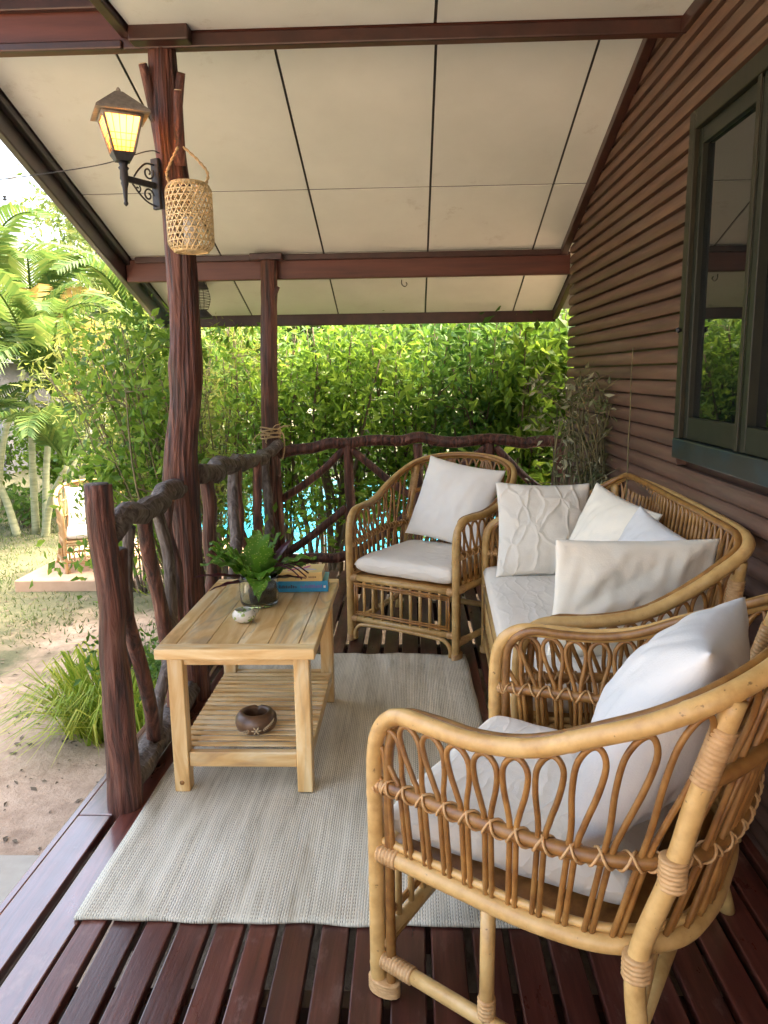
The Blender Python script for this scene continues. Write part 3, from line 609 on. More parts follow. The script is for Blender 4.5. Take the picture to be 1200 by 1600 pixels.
# ------------------------------------------------------------------ rattan furniture
def rattan(root, half, W_, base_d, n_loop, sofa=False):
    FW = half[0][0]; z_seat = .355
    full = [(-x, y, z) for x, y, z in half] + [(x, y, z) for x, y, z in reversed(half[:-1])]
    top = resample(cat_rom(full, 8), 220 if not sofa else 300)
    def P(mb, name, mat='rattan'): return mb.build(name, mat, root)
    def nodes_(pts, r):
        L = 0; out = []
        for i_, p in enumerate(pts):
            if i_: L += (p-pts[i_-1]).length
            d_ = abs((L+.07) % .21-.105); out.append(r*(1+.075*math.exp(-(d_/.006)**2)))
        return out
    m = MB(); top_f = resample(top, 520); m.tube(top_f, nodes_(top_f, .0185), 14); P(m, 'top_rail')
    inn = []
    for p in top:
        sx = 1 if p.x > 0 else -1
        if p.y < .012 and p.z < .62: inn.append(Vector((p.x-sx*.002, p.y+.034, p.z)))
        else:
            ex = p.x/(W_) if p.y < .45 or not sofa else p.x/W_*abs(p.x/W_)**3
            ey = max(0, (p.y-.30)/(base_d*.75)); L = math.hypot(ex, ey) or 1; k = min(1, p.y/.08)
            inn.append(Vector((p.x-.024*ex/L*k-sx*.002*(1-k), p.y-.024*ey/L*k+.034*(1-k)*max(0, 1-p.y/.05)+.012*(1-k), p.z+.004-.02*(1-k))))
    m = MB(); m.tube(resample(cat_rom(inn[::6]+[inn[-1]], 5), 200), .0115, 10); P(m, 'inner_rail', 'rattan_brown')
    # U sections (without the legs)
    body = [p for p in top if p.z > half[3][2]-.02]
    TOP = resample(body, 200)
    bw = W_*.93; k = base_d
    if not sofa: bh = [(FW, .01), (FW+.02, .2*k/.64), (bw, .36*k/.64), (bw*.94, .50*k/.64), (bw*.70, .60*k/.64), (bw*.35, .635*k/.64), (0, k)]
    else: bh = [(FW, .01), (FW+.005, .2), (FW+.005, .38), (FW-.02, .50), (FW-.10, .575), (FW-.3, .60), (FW*.4, .605), (0, .605)]
    def U(pl, z): return [(-x, y, z) for x, y in pl] + [(x, y, z) for x, y in reversed(pl[:-1])]
    BASE = resample(cat_rom(U(bh, z_seat), 8), 200)
    MID = []
    for i in range(200):
        a, b = BASE[i], TOP[i]; MID.append(Vector((a.x*.62+b.x*.38, a.y*.68+b.y*.32, .515+.03*math.sin(math.pi*i/199))))
    m = MB(); m.tube(BASE, .0195, 14); m.tube([(p.x*.985, p.y-.004*(p.y > .3), p.z+.027) for p in BASE], .009, 8); P(m, 'seat_ring')
    m = MB(); m.tube(MID, .0145, 12); P(m, 'mid_rail', 'rattan_brown')
    hx = MB(); N_ = n_loop*14; pts = []
    for i in range(N_):
        f = i/(N_-1)*199; a = int(min(198, f)); c = MID[a].lerp(MID[a+1], f-a); tn = (MID[a+1]-MID[a]).normalized(); s_ = Vector((0, 0, 1)).cross(tn).normalized()
        an = i/14*2*math.pi*1.0; pts.append(c + (Vector((0, 0, 1))*math.cos(an) + s_*math.sin(an))*.0172)
    hx.tube(pts, .0030, 5); P(hx, 'binding', 'rattan_binding')
    hx = MB(); pts = [MID[0].lerp(MID[1], 0)]*0
    for i in range(N_):
        f = i/(N_-1)*199; a = int(min(198, f)); c = MID[a].lerp(MID[a+1], f-a); tn = (MID[a+1]-MID[a]).normalized(); s_ = Vector((0, 0, 1)).cross(tn).normalized()
        an = -i/14*2*math.pi+1.0; pts.append(c + (Vector((0, 0, 1))*math.cos(an) + s_*math.sin(an))*.0175)
    hx.tube(pts, .0030, 5); P(hx, 'binding', 'rattan_binding')
    def at(A, f): f = max(0, min(199, f*199)); a = int(min(198, f)); return A[a].lerp(A[a+1], f-a)
    def lean_(f):
        g = min(f, 1-f); v = (.070 if not sofa else .025)*math.exp(-((g-.36)/.105)**2)*min(1, (.5-g)/.12); return v if f < .5 else -v
    Ltop = sum((TOP[i+1]-TOP[i]).length for i in range(199))
    for i in range(n_loop):
        f = (i+.7)/(n_loop+.4); ft = f+lean_(f); b, c, d = at(BASE, f), at(MID, f+lean_(f)*.4), at(TOP, ft)
        tn = (at(TOP, ft+.01)-at(TOP, ft-.01)); tn.z *= .4; tn.normalize(); w = Ltop/n_loop*.42; g_ = .0072
        d = d - Vector((0, 0, .019)); u = d-c
        L = [b-tn*g_, c-tn*g_, c+u*.25-tn*w*.42, c+u*.55-tn*w*.85, c+u*.80-tn*w*.98, c+u*.94-tn*w*.62, d, c+u*.94+tn*w*.62, c+u*.80+tn*w*.98, c+u*.55+tn*w*.85, c+u*.25+tn*w*.42, c+tn*g_, b+tn*g_]
        m = MB(); m.tube(cat_rom(L, 5), .0062, 8); P(m, 'spindle', 'rattan_brown')
    # back posts
    wr = []
    for f in ((.308, .692) if not sofa else (.235, .765)):
        d, c, b = at(TOP, f+lean_(f)), at(MID, f+lean_(f)*.45), at(BASE, f); o = Vector((1 if f > .5 else -1, .9, 0)).normalized()
        pl = [d-Vector((0, 0, .012))+o*.004, d.lerp(c, .5)+o*.012, c+o*.030, b+o*.040, Vector((b.x, b.y, .20))+o*.06, Vector((b.x, b.y, 0.0))+o*.12]
        m = MB(); m.tube(cat_rom(pl, 6), .0195, 14); P(m, 'back_leg')
        q = cat_rom(pl, 6); wrap(wr, q[2], q[6], .0195); wrap(wr, q[12]+Vector((0, 0, .03)), q[12]-Vector((0, 0, .03)), .022); wrap(wr, q[18]+Vector((0, 0, .012)), q[18]-Vector((0, 0, .035)), .024); wrap(wr, q[24], q[25], .0195)
        foot = Vector((b.x, b.y, 0))+o*.10; sx = 1 if f > .5 else -1
        fl_ = Vector((sx*FW, .015, .085)); bk = Vector((foot.x-sx*.0, foot.y, .085))
        m = MB(); m.tube([fl_, bk], .0165, 12); P(m, 'stretcher'); wrap(wr, fl_, fl_.lerp(bk, .14), .0165); wrap(wr, bk.lerp(fl_, .14), bk, .0165)
        md = fl_.lerp(bk, .45); tb = min(BASE, key=lambda p: (p.xy-md.xy).length + (9 if p.x*sx < 0 else 0))
        m = MB(); m.tube([md, tb], .0155, 12); P(m, 'strut'); wrap(wr, md+Vector((0, 0, .01)), md+Vector((0, 0, .055)), .0155)
        m = MB(); br = cat_rom([Vector((b.x, b.y, .0))+o*.055+Vector((-sx*.03, -.02, .15)), b+o*.0+Vector((-sx*.03, .03, -.09)), b+Vector((-sx*.10, .03, -.025))], 6); m.tube(br, .012, 10); P(m, 'corner_brace')
    fa, fb = at(BASE, .285 if not sofa else .235), at(BASE, .715 if not sofa else .765)
    m = MB(); m.tube([Vector((fa.x, fa.y+.05, .12)), Vector((fb.x, fb.y+.05, .12))], .0155, 12); P(m, 'stretcher')
    up_ = [at(MID, f).lerp(at(TOP, f), .52) for f in [(.345 if not sofa else .24) + (.31 if not sofa else .52)*k/24 for k in range(25)]]
    m = MB(); m.tube([p+Vector((0, .012, 0)) for p in up_], .0145, 10); P(m, 'back_rail', 'rattan_brown')
    # front
    m = MB(); m.tube([(-FW, 0.004, .345), (FW, .004, .345)], .0165, 12); P(m, 'front_rail')
    m = MB(); m.tube([(-FW, 0.004, .125), (FW, .004, .125)], .0155, 12); P(m, 'front_rail')
    m = MB()
    for z in (.318, .155): m.tube([(-FW+.03, -.004, z), (FW-.03, -.004, z)], .0065, 8); m.tube([(-FW+.03, -.004, z+(.012 if z < .2 else -.012)), (FW-.03, -.004, z+(.012 if z < .2 else -.012))], .0045, 8)
    for sx in (-1, 1): m.tube([(sx*(FW-.035), -.004, .15), (sx*(FW-.035), -.004, .32)], .0065, 8); m.tube([(sx*(FW-.048), -.004, .15), (sx*(FW-.048), -.004, .32)], .0045, 8)
    P(m, 'skirt_frame', 'rattan_brown')
    ns = 9 if not sofa else 24
    for i in range(ns):
        x = (-FW+.06) + (2*FW-.12)*(i+.5)/ns; m = MB(); m.tube([(x, .002, .128), (x, .002, .345)], .0085, 8); P(m, 'slat')
    ar = [(-FW+.028, .0, .012), (-FW+.03, 0, .055), (-FW+.055, 0, .088), (-FW+.10, 0, .098), (0, 0, .104)]
    ar = ar + [(-x, y, z) for x, y, z in reversed(ar[:-1])]
    m = MB(); m.tube(cat_rom(ar, 8), .0105, 10); P(m, 'arch_brace')
    for sx in (-1, 1):
        wrap(wr, (sx*FW, .016, .002), (sx*FW, .016, .036), .037, .006, 16); wr[-1].v = [(sx*FW+(a_-sx*FW)*.58, b_, c_) for a_, b_, c_ in wr[-1].v]
        wrap(wr, (sx*FW*.998, .004, .345), (sx*(FW-.045), .004, .345), .0165); wrap(wr, (sx*FW, .004, .125), (sx*(FW-.045), .004, .125), .0155)
        a, b = at(MID, 0 if sx < 0 else 1), at(MID, .025 if sx < 0 else .975); wrap(wr, a, b, .0125)
        a, b = at(BASE, 0 if sx < 0 else 1), at(BASE, .03 if sx < 0 else .97); wrap(wr, a, b, .0195)
    for w_b in wr: P(w_b, 'joint_binding', 'rattan_binding')
    m = MB(); i0 = 0
    m.v = [(p.x*.98, p.y*.98+.005, z_seat+.004) for p in BASE[::5]+[BASE[-1]]] + [(p.x*.98, p.y*.98+.005, z_seat-.010) for p in BASE[::5]+[BASE[-1]]]
    n_ = len(m.v)//2; m.f = [tuple(range(n_)), tuple(reversed(range(n_, 2*n_)))] + [(i, n_+i, n_+(i+1) % n_, (i+1) % n_) for i in range(n_)]
    P(m, 'seat_panel', 'rattan_brown')

CH = [(.31, 0, 0.0), (.31, 0, .20), (.31, 0, .40), (.31, 0, .58), (.312, .02, .655), (.32, .07, .692), (.335, .15, .697), (.352, .26, .70), (.365, .38, .725), (.367, .48, .77), (.352, .60, .825), (.30, .70, .88), (.18, .765, .915), (0, .79, .927)]
SF = [(.79, 0, 0.0), (.79, 0, .20), (.79, 0, .38), (.79, 0, .57), (.79, .02, .645), (.792, .07, .683), (.797, .15, .688), (.803, .25, .697), (.808, .35, .72), (.805, .45, .77), (.795, .55, .835), (.755, .635, .89), (.66, .665, .915), (.4, .67, .92), (0, .67, .92)]
fc = empty('rattan_armchair', (-.06, 3.755, .0), R(-29.8), 'honey rattan armchair in the far deck corner by the back rail', 'armchair', 'rattan armchairs')
rattan(fc, CH, .367, .665, 36)
nc = copy_tree(fc); nc.location = (.075, 1.815, .0); nc.rotation_euler.z = R(-121); nc['label'] = 'honey rattan armchair standing half on the rug edge beside the near sofa arm'
oc = copy_tree(fc); oc.location = (-2.98, 6.95, -.398); oc.rotation_euler.z = R(26); oc.scale = (.84, .84, .84); oc['label'] = 'pale rattan armchair standing outdoors on the tan garden slab'
for k in kids(oc):
    k.data = k.data.copy(); k.data.materials[0] = MAT['rattan_pale']
sf = empty('rattan_sofa', (.335, 2.93, .0), R(-92), 'honey rattan two-seat sofa against the brown wall under the window', 'sofa')
rattan(sf, SF, .80, .605, 60, True)

# ------------------------------------------------------------------ cushions
def pillow(name, w, h, t, mat, M, lab, cat='cushion', pinch=.07, p=2, qq=.5, n=34, wr=.006, seed=0, taper=0, group=None, sag=0, crease=.0):
    m = MB(); idx = {}
    for side in (1, -1):
        for j in range(n+1):
            for i in range(n+1):
                u = -1+2*i/n; v = -1+2*j/n
                u = math.sin(u*math.pi/2)*.35+u*.65; v = math.sin(v*math.pi/2)*.35+v*.65
                edge = i in (0, n) or j in (0, n)
                if edge and side < 0: continue
                x = w/2*u*(1-pinch*(1-v*v))*(1-taper*(v+1)/2); z = h/2*v*(1-pinch*(1-u*u))
                th_ = t/2*max(0, (1-abs(u)**p)*(1-abs(v)**p))**qq
                q_ = Vector((u*3.2+seed, v*3.2, side*2.0+seed)); rad = math.hypot(u, v)
                wn = wr*(noise.noise(q_)+.6*noise.noise(q_*2.3))*(0 if edge else 1)*min(1, 3*(1-max(abs(u), abs(v))))
                an = math.atan2(v, u); wn += wr*.55*math.sin(an*10+seed*3+2*noise.noise(Vector((u*2, v*2, seed))))*max(0, rad-.45)*(0 if edge else 1)
                wn += crease*1.6*(noise.noise(Vector(((u*.8+v)*.8+seed, (u-v*.8)*4.2, seed+side)))+.6*noise.noise(Vector(((u*.2+v)*1.1, (u-v*.2)*7.5+seed, seed+4))))*(1-max(abs(u), abs(v))**4)
                y = side*th_ + wn*side - sag*(1-v*v)*(1-u*u) + (.004*noise.noise(Vector((u*4, v*4, seed+9))) if edge else 0)
                idx[(side, i, j)] = len(m.v); m.v.append((x, y, z))
    def g(s, i, j): return idx[(1 if (i in (0, n) or j in (0, n)) else s, i, j)]
    for s in (1, -1):
        for j in range(n):
            for i in range(n):
                f = (g(s, i, j), g(s, i+1, j), g(s, i+1, j+1), g(s, i, j+1)); m.f.append(f if s < 0 else f[::-1])
    o = m.build(name, mat, label=lab, cat=cat, group=group); o.matrix_world = M
    return o
def TM(loc, rz=0, rx=0, ry=0): return Matrix.Translation(loc) @ Matrix.Rotation(R(rz), 4, 'Z') @ Matrix.Rotation(R(rx), 4, 'X') @ Matrix.Rotation(R(ry), 4, 'Y')
def seatcush(root, w, d, lab, y, t=.10, taper=.12, seed=1):
    M = Matrix.Translation(root.location) @ Matrix.Rotation(root.rotation_euler.z, 4, 'Z') @ Matrix.Translation((0, y, .372+t/2)) @ Matrix.Rotation(R(-90), 4, 'X')
    M = Matrix.Translation(root.location) @ Matrix.Rotation(root.rotation_euler.z, 4, 'Z') @ Matrix.Translation((0, y, .370+t/2)) @ Matrix.Rotation(R(90), 4, 'X') @ Matrix.Rotation(R(180), 4, 'Z') @ Matrix.Rotation(R(180), 4, 'Y') @ Matrix.Rotation(R(0), 4, 'X')
    # local z of the cushion -> towards the chair's back
    M = Matrix.Translation(root.location) @ Matrix.Rotation(root.rotation_euler.z, 4, 'Z') @ Matrix.Diagonal((*root.scale, 1)) @ Matrix.Translation((0, y, .366+t/2)) @ Matrix(((1, 0, 0, 0), (0, 0, 1, 0), (0, -1, 0, 0), (0, 0, 0, 1)))
    return pillow('seat_cushion', w, d, t, 'cotton_seat', M, lab, 'seat cushion', -.012, 9, .34, 40, .004, seed, taper)
def chair_m(root, x, y, z, tilt, roll=0, yaw=0): return Matrix.Translation(root.location) @ Matrix.Rotation(root.rotation_euler.z+R(yaw), 4, 'Z') @ Matrix.Diagonal((*root.scale, 1)) @ Matrix.Translation((x, y, z)) @ Matrix.Rotation(R(-tilt), 4, 'X') @ Matrix.Rotation(R(roll), 4, 'Y')
seatcush(fc, .57, .54, 'off-white seat pad on the rattan armchair by the back rail', .275, .10, .10, 1)
seatcush(nc, .57, .54, 'off-white seat pad on the rattan armchair beside the near sofa arm', .275, .10, .10, 2)
seatcush(oc, .57, .54, 'cream seat pad on the garden armchair', .275, .10, .10, 3)
seatcush(sf, 1.52, .575, 'long off-white sofa seat pad with stitched wave pattern', .275, .12, .0, 4)
pillow('pillow', .48, .47, .17, 'cotton', chair_m(fc, .035, .53, .69, 24, 8), 'plain off-white pillow leaning in the armchair by the back rail', seed=1.5, wr=.004, crease=.0035, n=48)
pillow('pillow', .50, .50, .24, 'cotton_white', chair_m(nc, .03, .535, .69, 27, -4), 'plump bright white pillow in the armchair beside the near sofa arm', seed=2.7, wr=.005, crease=.007, n=60)
pillow('pillow', .50, .46, .14, 'cotton_white', chair_m(oc, 0, .50, .68, 20, 0), 'cream back pillow on the garden armchair', seed=3.1)
pillow('pillow', .44, .44, .13, 'cotton_embossed', TM((.60, 3.46, .685), 4, -16, 2), 'embossed cream pillow leaning on the far sofa arm', seed=4.2)
pillow('pillow', .40, .40, .15, 'cotton_cream', TM((.80, 3.12, .705), -60, -20, 12), 'plain cream pillow leaning on the sofa back next to the embossed pillow', seed=5.3, wr=.004, crease=.006, n=48)
pillow('pillow', .40, .40, .15, 'cotton_white', TM((.83, 2.72, .675), -66, -24, 14), 'plain white pillow leaning on the sofa back behind the wide pillow', seed=6.4, wr=.004, crease=.006, n=48)
pillow('pillow', .52, .42, .13, 'cotton_cream', TM((.70, 2.40, .672), 4, 8, 1), 'wide creased cream pillow propped inside the near sofa arm', seed=7.5, wr=.004, pinch=.04, crease=.009, n=60)

# ------------------------------------------------------------------ coffee table
TO = (-.575, 2.76, .011)
TB = empty('coffee_table', TO, 0, 'light teak coffee table with slatted lower shelf on the rug', 'table')
TX0, TX1, TY0, TY1, TZ = -.835, -.315, 2.325, 3.185, .535
m = MB(); fr = .058
top_ = MB().box((TX0+fr, TY0+fr, TZ-.03), (TX1-fr, TY1-fr, TZ-.008)).build('tabletop', 'teak', TB, TO, False)
for lo, hi, mt in (((TX0, TY0, TZ-.036), (TX1, TY0+fr-.001, TZ), 'teak_x'), ((TX0, TY1-fr+.001, TZ-.036), (TX1, TY1, TZ), 'teak_x'), ((TX0, TY0+fr, TZ-.036), (TX0+fr-.001, TY1-fr, TZ), 'teak'), ((TX1-fr+.001, TY0+fr, TZ-.036), (TX1, TY1-fr, TZ), 'teak')):
    MB().box(lo, hi).build('edge_board', mt, top_, TO, False, .004)
xx = TX0+fr; ww = (TX1-TX0-2*fr)/4
for k in range(4): MB().box((xx+k*ww+.0008, TY0+fr, TZ-.0079), (xx+(k+1)*ww-.0008, TY1-fr, TZ-.001)).build('plank', 'teak', top_, TO, False, .0012)
LX = (TX0+.025, TX1-.025-.052); LY = (TY0+.045, TY1-.045-.052)
for a in LX:
    for b in LY: MB().box((a, b, .011), (a+.052, b+.052, TZ-.0365)).build('leg', 'teak_z', TB, TO, False, .004)
for b in (LY[0]+.012, LY[1]+.018): MB().box((LX[0]+.0525, b, TZ-.075), (LX[1]-.0005, b+.022, TZ-.0368)).build('apron', 'teak_x', TB, TO, False, .002)
for a in (LX[0]+.012, LX[1]+.018): MB().box((a, LY[0]+.0525, TZ-.075), (a+.022, LY[1]-.0005, TZ-.0368)).build('apron', 'teak', TB, TO, False, .002)
sh = MB().box((LX[0]+.006, LY[0]+.0525, .105), (LX[0]+.034, LY[1]-.0005, .148)).build('shelf', 'teak', TB, TO, False, .002)
MB().box((LX[1]+.018, LY[0]+.0525, .105), (LX[1]+.046, LY[1]-.0005, .148)).build('shelf_rail', 'teak', sh, TO, False, .002)
MB().box((LX[0]+.0525, LY[0]+.010, .098), (LX[1]-.0005, LY[0]+.036, .151)).build('shelf_rail', 'teak_x', sh, TO, False, .003)
MB().box((LX[0]+.0525, LY[1]+.010, .098), (LX[1]-.0005, LY[1]+.036, .151)).build('shelf_rail', 'teak_x', sh, TO, False, .003)
y = LY[0]+.056; k = 0
while y < LY[1]-.03:
    MB().box((LX[0]+.008, y, .1482), (LX[1]+.044, y+.0245, .1545)).build('slat', 'teak_x', sh, TO, False, .0012); y += .0410
s = MB(); s.tube([(LX[0]+.026, LY[0]+.0002, .045), (LX[0]+.026, LY[0]-.0015, .045)], [.008, .008], 14); s.build('dowel', 'rattan_brown', TB, TO)

# ------------------------------------------------------------------ things on the table
TZ0 = TZ+.0005
def book(name, lo, sz, rz_, cover, lab):
    o = empty(name, lo, R(rz_), lab, 'book'); w, d, h = sz; t = .0022
    b = MB(); b.box((0, 0, 0), (w, d, t)); b.box((0, 0, h-t), (w, d, h)); b.box((0, -t, 0), (w, -.0001, h)); c = b.build('cover', cover, o, None, False, .0008)
    MB().box((.003, .0005, t+.0002), (w-.003, d-.004, h-t-.0002)).build('pages', 'paper', o, None, False); return o, c
bx0, by0 = -.555, 2.975
B1, c1 = book('book', (bx0, by0, TZ0), (.215, .135, .046), 3, 'cover_blue', 'thick blue paperback under the yellow book on the coffee table')
B2, c2 = book('book', (bx0-.012, by0-.004, TZ0+.0468), (.205, .135, .036), 1, 'cover_yellow', 'yellow paperback with pink dragonfly cover lying on the blue book')
def mark(par, mat, lo, hi): MB().box(lo, hi).build('print', mat, par, None, False)
q = random.Random(2); x = .018
while x < .19:
    w = q.uniform(.003, .006); hh = q.uniform(.008, .014)
    if not .088 < x < .100: mark(c1, 'ink_dark' if x < .095 else 'ink_violet', (x, -.0027, .016), (x+w, -.0022, .016+hh))
    x += w+.002
mark(c1, 'ink_white', (.197, -.0027, .016), (.206, -.0022, .026))
x = .112
while x < .178:
    w = q.uniform(.002, .004)
    if not .142 < x < .148: mark(c2, 'ink_brown', (x, -.0027, .013), (x+w, -.0022, .020))
    x += w+.0015
mark(c2, 'ink_pink', (.094, -.0027, .0145), (.106, -.0022, .017)); mark(c2, 'ink_brown', (.099, -.0027, .009), (.1005, -.0022, .024))
for (cx, cy, l, w, a, mt) in ((.135, .085, .055, .016, 62, 'ink_pink'), (.085, .045, .055, .014, 35, 'ink_pink'), (.085, .075, .06, .022, -8, 'ink_white'), (.145, .05, .07, .022, -12, 'ink_white'), (.150, .048, .06, .006, -8, 'ink_violet'), (.108, .068, .02, .02, 20, 'ink_white')):
    m = MB(); m.tube([(0, 0, -.0002), (0, 0, .0006)], [1, 1], 18); ca, sa = math.cos(R(a)), math.sin(R(a))
    m.v = [(cx+ca*p[0]*l/2-sa*p[1]*w/2, cy+sa*p[0]*l/2+ca*p[1]*w/2, .036+p[2]+(.0007 if mt != 'ink_white' else 0)) for p in m.v]; m.build('print', mt, c2, None, False)
VP = Vector((-.585, 2.815, TZ0))
vz = MB(); R0 = .074
prof = [(.060, 0), (.068, .004), (.073, .02), (.074, .06), (.073, .11), (.071, .122), (.0685, .122), (.0705, .11), (.0712, .06), (.070, .024), (.064, .010), (.004, .009)]
vz.lathe([(.003, 0)]+prof, 40); vzo = vz.build('glass_vase', 'vase_glass', label='clear square-shouldered glass jar holding leaves on the coffee table', cat='vase'); vzo.location = VP
vzo['label'] = 'round clear glass jar holding leaves on the coffee table'
cont = MB(); rr = random.Random(12)
cont.lathe([(.002, .012), (.048, .013), (.055, .05), (.052, .085), (.03, .105), (.002, .108)], 24, (.012, .0, 0), fn=lambda t, z: 1+.18*noise.noise(Vector((math.cos(t)*2, math.sin(t)*2, z*40))))
pl = empty('cut_foliage', VP+Vector((0, 0, .012)), 0, 'bunch of serrated green and purple leaves standing in the glass jar', 'plant')
cont.build('stem_bundle', 'soil', pl, (0, 0, .012))
def bigleaf(root, a0, el_, L, w, mat, seed, curl=.5, lob=True, droop=.6):
    q = random.Random(seed); m = MB(); n = 16; k = 4
    d = Vector((math.cos(a0), math.sin(a0), 0)); sd = Vector((-math.sin(a0), math.cos(a0), 0)); p = Vector((d.x*.02, d.y*.02, .08)); e = el_; rows = []
    for i in range(n+1):
        t = i/n; ww = w*math.sin(math.pi*min(1, t*.96+.04))**.75*(1.15-.55*t)
        if lob: ww *= 1+.22*math.sin(t*26+seed)
        row = []
        for j in range(-k, k+1):
            s_ = j/k; row.append(p + sd*(s_*ww) + Vector((0, 0, 1))*(curl*abs(s_)*ww*.7 + (.010 if lob else .002)*math.sin(t*22+s_*4+seed)*abs(s_)) )
        rows.append(row); e -= droop*(1/n)*(1+t)
        p = p + (d*math.cos(e) + Vector((0, 0, 1))*math.sin(e))*(L/n)
    for r_ in rows: m.v += [tuple(v) for v in r_]
    K = 2*k+1
    for i in range(n):
        for j in range(K-1): m.f.append((i*K+j, i*K+j+1, (i+1)*K+j+1, (i+1)*K+j))
    o = m.build('leaf', mat, root); return o
for k in range(17):
    a = R(rr.uniform(95, 300)) if k < 12 else R(rr.uniform(-60, 95))
    bigleaf(pl, a, R(rr.uniform(25, 88)), rr.uniform(.15, .25), rr.uniform(.042, .062), 'leaf_vase' if k < 14 else 'leaf_dark', k, .35, True, rr.uniform(.3, 1.0))
for a, e, L in ((188, 18, .23), (200, 5, .17), (25, 35, .24), (50, 52, .22), (10, 12, .16)): bigleaf(pl, R(a), R(e), L, .026, 'leaf_purple', int(a), .25, False, .3)
for a in (-10, -22, 5):
    ts = MB(); d = Vector((math.cos(R(a)), math.sin(R(a)), 0)); ts.tube(cat_rom([Vector((.01, 0, .09)), d*.08+Vector((0, 0, .145)), d*.14+Vector((0, 0, .14)), d*.19+Vector((0, 0, .105))], 5), .003, 6); ts.build('tendril', 'leaf_purple', pl)
cup = MB(); cup.lathe([(.004, 0), (.024, .001), (.036, .010), (.042, .022), (.040, .034), (.032, .044), (.031, .046), (.0285, .0455), (.030, .043), (.037, .033), (.039, .022), (.033, .012), (.004, .006)], 36)
cup = cup.build('tealight_bowl', 'ceramic', label='small white ceramic bowl with green and black splashes on the coffee table', cat='bowl'); cup.location = (-.600, 2.605, TZ0)
ash = MB()
ash.lathe([(.004, 0), (.052, .0005), (.068, .012), (.074, .030), (.072, .050), (.060, .066), (.050, .071), (.043, .069), (.041, .060), (.043, .035), (.040, .018), (.004, .014)], 48,
          fn=lambda t, z: 1)
AO = Vector((-.560, 2.545, .1552)); ao = empty('ashtray', AO, R(-80), 'round carved dark wooden ashtray on the table shelf', 'ashtray')
ash.v = [(a, b, c - (.010*max(0, 1-abs((math.atan2(b, a)-R(170)+math.pi) % (2*math.pi)-math.pi)/.22) if c > .055 else 0)) for a, b, c in ash.v]
ash.build('bowl', 'carved_dark', ao)
def onb(t, z, r=.0745): return Vector((r*math.cos(t), r*math.sin(t), z))
fl2 = MB()
for k in range(6):
    a = k*math.pi/3; c = (0.02, .027); pts = [onb(c[0]+math.cos(a)*s_/.074, c[1]+math.sin(a)*s_*.9, .0752-.10*abs(c[1]+math.sin(a)*s_-.030)**1.4) for s_ in (.006, .011, .017)]
    fl2.tube(pts, [.0018, .0032, .0012], 6)
fl2.tube([onb(.02, .027, .0735), onb(.02, .027, .0765)], [.005, .004], 10)
for sg in (-1, 1):
    for k in range(8):
        t0 = sg*(.34+.085*k)+.02; z0 = .026 + sg*.0028*k
        for s2 in (-1, 1): fl2.tube([onb(t0, z0+s2*.001, .0748), onb(t0+sg*.09, z0+s2*.0075+sg*.002, .0738)], [.0016, .0008], 5)
fl2.build('flower_carving', 'carved_pale', ao)

# ------------------------------------------------------------------ wall lantern
LO = (-.97, 3.11, 2.19)
wl = empty('wall_lantern', LO, 0, 'lit four-sided carriage lantern on a scrolled iron bracket fixed to the trunk post', 'lamp')
def LP_(mb, name, mat, smooth=True, bevel=0): return mb.build(name, mat, wl, LO, smooth, bevel)
LC = Vector((-1.05, 2.97, 0)); zb, zt = 2.205, 2.335
ang = R(28); ux = Vector((math.cos(ang), math.sin(ang), 0)); uy = Vector((-math.sin(ang), math.cos(ang), 0))
def cn(h, z, i): s_ = ((-1, -1), (1, -1), (1, 1), (-1, 1))[i]; p = LC+ux*(s_[0]*h)+uy*(s_[1]*h); return Vector((p.x, p.y, z))
HB, HT = .036, .068
LP_(MB().hexa([cn(.026, zb-.028, i) for i in range(4)]+[cn(HB+.006, zb, i) for i in range(4)]), 'lamp_base', 'ironblack', False, .002)
LP_(MB().hexa([cn(.092, zt+.006, i) for i in range(4)]+[cn(.014, zt+.078, i) for i in range(4)]), 'lamp_roof', 'lampmetal', False, .002)
LP_(MB().hexa([cn(.094, zt-.004, i) for i in range(4)]+[cn(.092, zt+.0055, i) for i in range(4)]), 'roof_rim', 'lampmetal', False, .001)
f_ = MB(); f_.lathe([(.002, 0), (.008, .002), (.009, .008), (.005, .014), (.001, .017)], 12, (LC.x, LC.y, zt+.078)); LP_(f_, 'finial', 'lampmetal')
f_ = MB()
for i in range(4): f_.tube([cn(HB, zb, i), cn(HT, zt-.004, i)], .0055, 6)
for i in range(4): f_.tube([cn(HT, zt-.010, i), cn(HT, zt-.010, (i+1) % 4)], .006, 6)
LP_(f_, 'lamp_frame', 'lampmetal')
for i in range(4):
    a, b, c, d = cn(HB-.003, zb, i), cn(HB-.003, zb, (i+1) % 4), cn(HT-.003, zt-.008, (i+1) % 4), cn(HT-.003, zt-.008, i)
    n_ = (b-a).cross(d-a).normalized()*.0008
    LP_(MB().hexa([a-n_, b-n_, b+n_, a+n_, d-n_, c-n_, c+n_, d+n_]), 'pane', 'lamp_pane', False)
    gr = MB(); o_ = -n_*3 if (n_.dot(((a+b+c+d)/4-LC-Vector((0, 0, 2.27)))) < 0) else n_*3
    for t in (.2, .4, .6, .8): gr.tube([a.lerp(b, t)+o_, d.lerp(c, t)+o_], .0012, 5)
    for t in (.12, .3, .48): gr.tube([a.lerp(d, t)+o_, b.lerp(c, t)+o_], .0012, 5)
    LP_(gr, 'pane_grid', 'ironblack')
f_ = MB(); f_.lathe([(.002, -.155), (.007, -.150), (.009, -.145), (.006, -.138), (.010, -.09), (.014, -.075), (.012, -.068), (.016, -.06), (.014, -.03), (.020, -.022), (.014, -.015), (.018, 0)], 14, (LC.x, LC.y, zb-.028)); LP_(f_, 'stem', 'ironblack')
